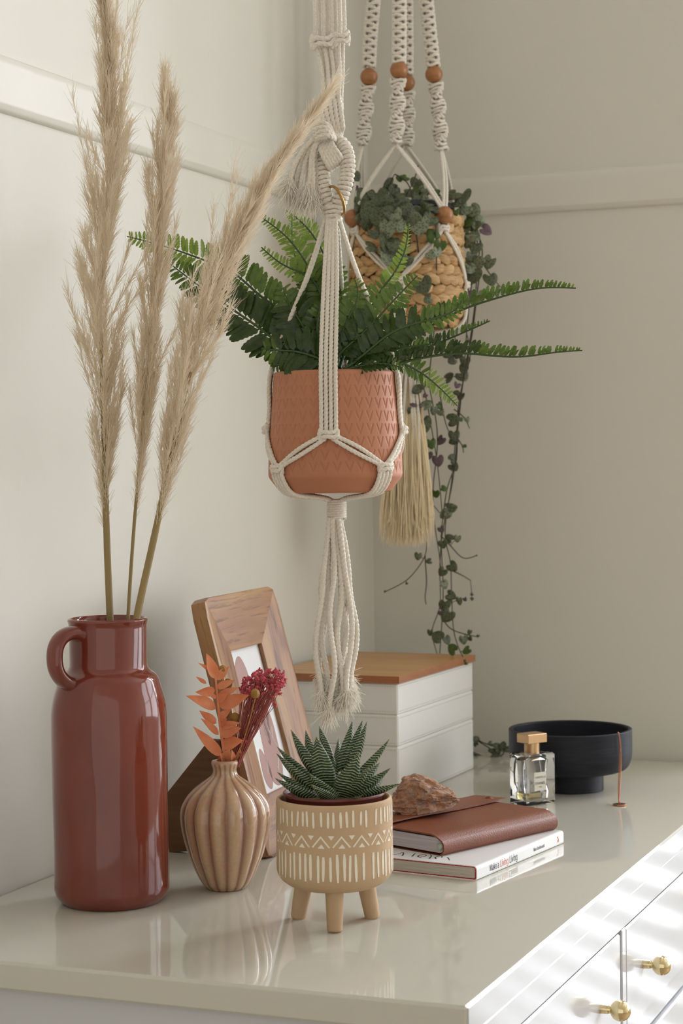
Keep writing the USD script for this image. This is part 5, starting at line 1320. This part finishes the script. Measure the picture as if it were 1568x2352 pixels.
DVN = 2.262
vines = [[(1075, 480), (1095, 540), (1088, 620), (1075, 720), (1065, 850), (1050, 1000), (1040, 1100), (1020, 1200), (1012, 1260), (1010, 1330), (1008, 1400), (992, 1450), (1003, 1500), (1008, 1530)],
         [(1060, 470), (1100, 540), (1098, 600), (1090, 700), (1076, 800), (1060, 900), (1045, 1020), (1035, 1120), (1022, 1230), (1032, 1280), (1036, 1330), (1038, 1400), (1044, 1460), (1066, 1516)],
         [(1060, 480), (1105, 560), (1100, 640), (1085, 760), (1062, 880), (1050, 960), (1047, 1060), (1030, 1110), (1018, 1180), (1013, 1240), (1017, 1340), (1015, 1420), (1010, 1500), (1009, 1530)],
         [(950, 500), (965, 620), (968, 760), (965, 860), (975, 900), (990, 980), (1002, 1050), (1010, 1120), (1016, 1190)],
         [(1000, 520), (1000, 720), (986, 860), (988, 900), (1000, 960), (1003, 1040), (996, 1100), (994, 1160), (1000, 1220), (1008, 1270), (1013, 1320)],
         [(940, 500), (945, 700), (955, 850), (965, 950), (974, 1000), (978, 1060), (983, 1120), (984, 1180), (980, 1240), (976, 1275), (955, 1310), (930, 1335), (884, 1359)],
         [(976, 1275), (977, 1300), (979, 1340), (976, 1370), (978, 1388)], [(940, 1000), (946, 1030), (965, 1090), (985, 1145), (1010, 1178)], [(1012, 1230), (1040, 1260), (1065, 1282), (1093, 1276)], [(1041, 1312), (1062, 1322), (1080, 1333)],
         [(1014, 1416), (1030, 1440), (1055, 1453), (1098, 1463)], [(1100, 590), (1125, 630), (1150, 660)], [(1042, 940), (1066, 960), (1078, 984)], [(1045, 1000), (1062, 1026), (1064, 1040)], [(880, 600), (886, 900), (886, 1160)], [(1010, 905), (1030, 990), (1042, 1002)],
         [(1020, 580), (1030, 700), (1050, 800), (1062, 850)], [(1078, 640), (1070, 760), (1080, 800), (1070, 860)], [(906, 340 + 60), (935, 420), (950, 470)], [(960, 380), (948, 420), (930, 450)]]
vp = []
for i, q in enumerate(vines):
    # the vines start on the basket's rim and hang behind the stack of trays
    d = [DVN + .012 * math.sin(i * 2.1) + min(.075, .075 * max(0, (y_ - 700) / 720)) - (.05 if y_ < 560 and x_ < 1050 else 0) - (.045 if i == 18 or i == 19 else 0) for x_, y_ in q]
    if i in (3, 4, 5, 14):
        d = [DB - .075 + .085 * min(1, max(0, (y_ - 520) / 500)) + (.03 if y_ > 1000 else 0) for x_, y_ in q]
    if i == 1:
        d[-4:] = [2.318, 2.306, 2.285, 2.247]
    p = spline([at(x_, y_, dd) for (x_, y_), dd in zip(q, d)], step=.004); vp.append(p)
    obj(he, 'vine', tube(p, np.linspace(.0008, .00055, len(p)), 6), vine_m, True, world=he)
allp = np.vstack(vp)
rel = allp - CAM; dep = rel @ FWD; apx = np.stack([PW / 2 + FPX * (rel @ RIGHT) / dep, PH / 2 - FPX * (rel @ UP) / dep], 1)
rng = np.random.default_rng(17)
L1 = [(835, 130, 95, 'd'), (975, 140, 100, 'd'), (800, 310, 110, 'd'), (950, 300, 130, 's'), (890, 400, 70, 'p'), (880, 480, 60, 'd'), (930, 520, 80, 'd'), (450, 450, 90, 'd'), (560, 390, 80, 's'), (510, 410, 70, 'd'), (545, 510, 50, 'p'), (420, 600, 70, 'p'), (425, 690, 130, 'd'), (480, 620, 60, 'p'), (565, 610, 110, 's'), (640, 670, 90, 'd'), (700, 620, 70, 'b'), (715, 690, 80, 's'), (535, 820, 150, 'd'), (850, 770, 125, 'd'), (930, 770, 50, 'b'), (1000, 770, 55, 's'), (520, 980, 80, 'b'), (610, 1030, 100, 'b'), (715, 995, 95, 'p'), (860, 945, 110, 'd'), (850, 1000, 90, 'd'), (975, 1055, 40, 'b'), (375, 1010, 60, 'b'), (380, 1080, 60, 'b'), (560, 1160, 110, 'p'), (685, 1215, 110, 'p'), (845, 1190, 100, 'd'), (855, 1280, 100, 'd'), (545, 1380, 95, 'p'), (660, 1570, 85, 'b'), (745, 1520, 70, 'b'), (575, 1610, 45, 'b'), (825, 1720, 120, 's'), (760, 1790, 110, 's'), (720, 1955, 65, 'p'), (810, 2050, 85, 'd'), (895, 2055, 70, 's'), (470, 2245, 75, 'd'), (790, 60, 90, 'd'), (900, 60, 100, 'd'), (960, 220, 90, 'd')]
L2 = [(820, 100, 100, 'd'), (935, 375, 115, 'd'), (815, 435, 100, 'd'), (835, 585, 100, 's'), (915, 720, 110, 'd'), (1020, 785, 90, 's'), (1085, 765, 45, 'p'), (1165, 705, 35, 'd'), (1170, 760, 40, 'd'), (845, 840, 140, 'd'), (870, 960, 150, 'd'), (790, 930, 60, 'p'), (665, 1165, 70, 'd'), (755, 1215, 140, 'd'), (860, 1255, 100, 'd'), (1070, 1250, 100, 's'), (1145, 1235, 60, 'd'), (1240, 1205, 35, 'd'), (935, 1360, 120, 'b'), (1105, 1380, 95, 'b'), (1083, 1505, 35, 'b'), (1097, 1540, 35, 'b'), (1140, 1160, 55, 'd'), (650, 310, 65, 'd'), (385, 575, 30, 'd'), (125, 672, 26, 'd'), (1222, 238, 18, 'd')]
L3 = [(680, 150, 105, 'd'), (770, 150, 120, 'd'), (900, 180, 100, 'd'), (960, 130, 80, 'd'), (840, 75, 80, 'd'), (1025, 60, 90, 'd'), (1035, 170, 100, 'd'), (1000, 110, 80, 'b'), (700, 250, 110, 'd'), (830, 350, 115, 's'), (920, 330, 95, 's'), (1035, 335, 115, 's'), (720, 480, 80, 's'), (820, 450, 110, 'd'), (830, 540, 125, 's'), (930, 560, 100, 'd'), (1120, 400, 80, 'b'), (1165, 470, 75, 'b'), (1060, 730, 115, 'd'), (870, 740, 70, 'd'), (1090, 820, 60, 's'), (1200, 250, 55, 'b'), (1275, 250, 40, 'b'), (640, 230, 80, 'd'), (760, 210, 110, 'd'), (850, 250, 110, 'd'), (950, 250, 110, 'd'), (690, 330, 80, 'd'), (780, 300, 110, 'd'), (880, 270, 90, 's'), (1060, 240, 100, 'd'), (1100, 300, 90, 'd'), (1090, 180, 80, 's'), (1140, 130, 60, 'b'), (1250, 140, 90, 'd'), (1320, 150, 110, 'd'), (1330, 230, 80, 's'), (1390, 240, 90, 's'), (1350, 310, 90, 'b'), (1420, 310, 85, 's'), (1470, 370, 70, 'p'), (1390, 400, 85, 's'), (1350, 440, 80, 's'), (1400, 480, 80, 'd'), (1360, 590, 110, 's'), (1420, 580, 90, 's'), (1495, 580, 80, 's'), (1370, 660, 120, 'd'), (1500, 690, 85, 'd'), (620, 15, 60, 'd'), (595, 60, 50, 'd'), (590, 95, 70, 'p'), (940, 25, 50, 'b'), (905, 30, 40, 'b'), (1420, 800, 70, 's'), (1340, 780, 70, 'p'), (740, 390, 70, 'd'), (880, 470, 90, 'd'), (1150, 510, 60, 's'), (1110, 530, 60, 's'), (930, 220, 100, 'd'), (720, 160, 90, 'd'), (1000, 230, 90, 'd'), (1130, 230, 80, 'd'), (1060, 120, 80, 's'), (820, 200, 110, 'd'), (870, 120, 80, 'd'), (660, 190, 90, 'd'), (1330, 350, 80, 'd'), (1390, 330, 80, 'd'), (1380, 540, 80, 'd'), (640, 290, 60, 's'), (1280, 190, 60, 'd'), (1000, 290, 90, 'd')]
mats = {'d': hd_, 's': hs_, 'b': hb_, 'p': hp_}
items = [(860 + a / 4.703, 800 + b / 4.703, s_ / 4.703, k, 0) for a, b, s_, k in L1] + [(860 + a / 5.227, 1230 + b / 5.227, s_ / 5.227, k, 1) for a, b, s_, k in L2] + [(600 + a / 2.851, 400 + b / 2.851, s_ / 2.851, k, 2) for a, b, s_, k in L3]
stalks = []
for x_, y_, s_, kd, zone in items:
    dist = np.hypot(apx[:, 0] - x_, apx[:, 1] - y_); j = int(np.argmin(dist)); d = dep[j]
    if zone == 2:
        # on the mound over the rim and down the front of the basket, or on the right flank
        u = (x_ - 934) / (127 + 8); front = math.sqrt(max(0, 1 - min(1, u * u))) * (RBK + .012)
        d = DB - front * (1.0 if y_ > 495 else max(.25, (y_ - 400) / 95)) if x_ < 1062 else DB + .012
        if y_ < 430:
            d = DB - .02
    c = at(x_, y_, d - .004)
    face = CAMV + RIGHT * rng.normal() * .42 + UP * rng.normal(.10, .40)
    if zone == 2 and y_ < 500:
        face = face + UP * .35
    roll = rng.normal(math.pi, .8) if rng.random() < .75 else rng.uniform(0, 6.28)
    roll = roll - math.pi
    obj(he, 'leaf', heart(c, face, roll, s_ / 2 / FPX * d * 1.28, rng.uniform(-.15, .3)), mats[kd], True, world=he)
    if zone != 2 or dist[j] < 60:
        e_ = allp[j]; stalks.append(tube(spline([e_, e_ * .5 + c * .5 + [0, 0, .001], c], 6), .0004, 5))
obj(he, 'leaf_stalk', cat(stalks), vine_m, True, world=he, kind='stuff')
# the ends that lie on the worktop behind the trays
tv = [[(1078, 1690), (1095, 1706), (1120, 1722), (1132, 1730)], [(1070, 1728), (1090, 1735), (1112, 1744), (1140, 1745), (1155, 1738), (1160, 1722)], [(1088, 1700), (1110, 1712), (1140, 1722), (1160, 1728)]]
def near_wall(x_, y_, Y=2.262):
    d_ = FWD + (x_ - PW / 2) / FPX * RIGHT - (y_ - PH / 2) / FPX * UP
    return CAM + d_ * (Y / d_[1])
for q in tv:
    pts = [near_wall(x_, y_ - 6) for x_, y_ in q]
    obj(he, 'vine', tube(spline(pts, 20), .0007, 6), vine_m, True, world=he)
for a, b_, s_ in ((120, 320, 62), (245, 352, 40), (310, 385, 80), (355, 362, 60), (285, 440, 88), (390, 405, 60), (112, 455, 45), (240, 415, 34), (120, 352, 50), (345, 400, 50)):
    c = near_wall(1060 + a / 3.733, 1613 + b_ / 3.733, 2.255); dd = float((c - CAM) @ FWD)
    obj(he, 'leaf', heart(c, CAMV + RIGHT * rng.normal() * .5 + UP * rng.uniform(.0, .9), rng.uniform(0, 6.28), s_ / 3.733 / 2 / FPX * dd * 1.2, .1), hd_, True, world=he)
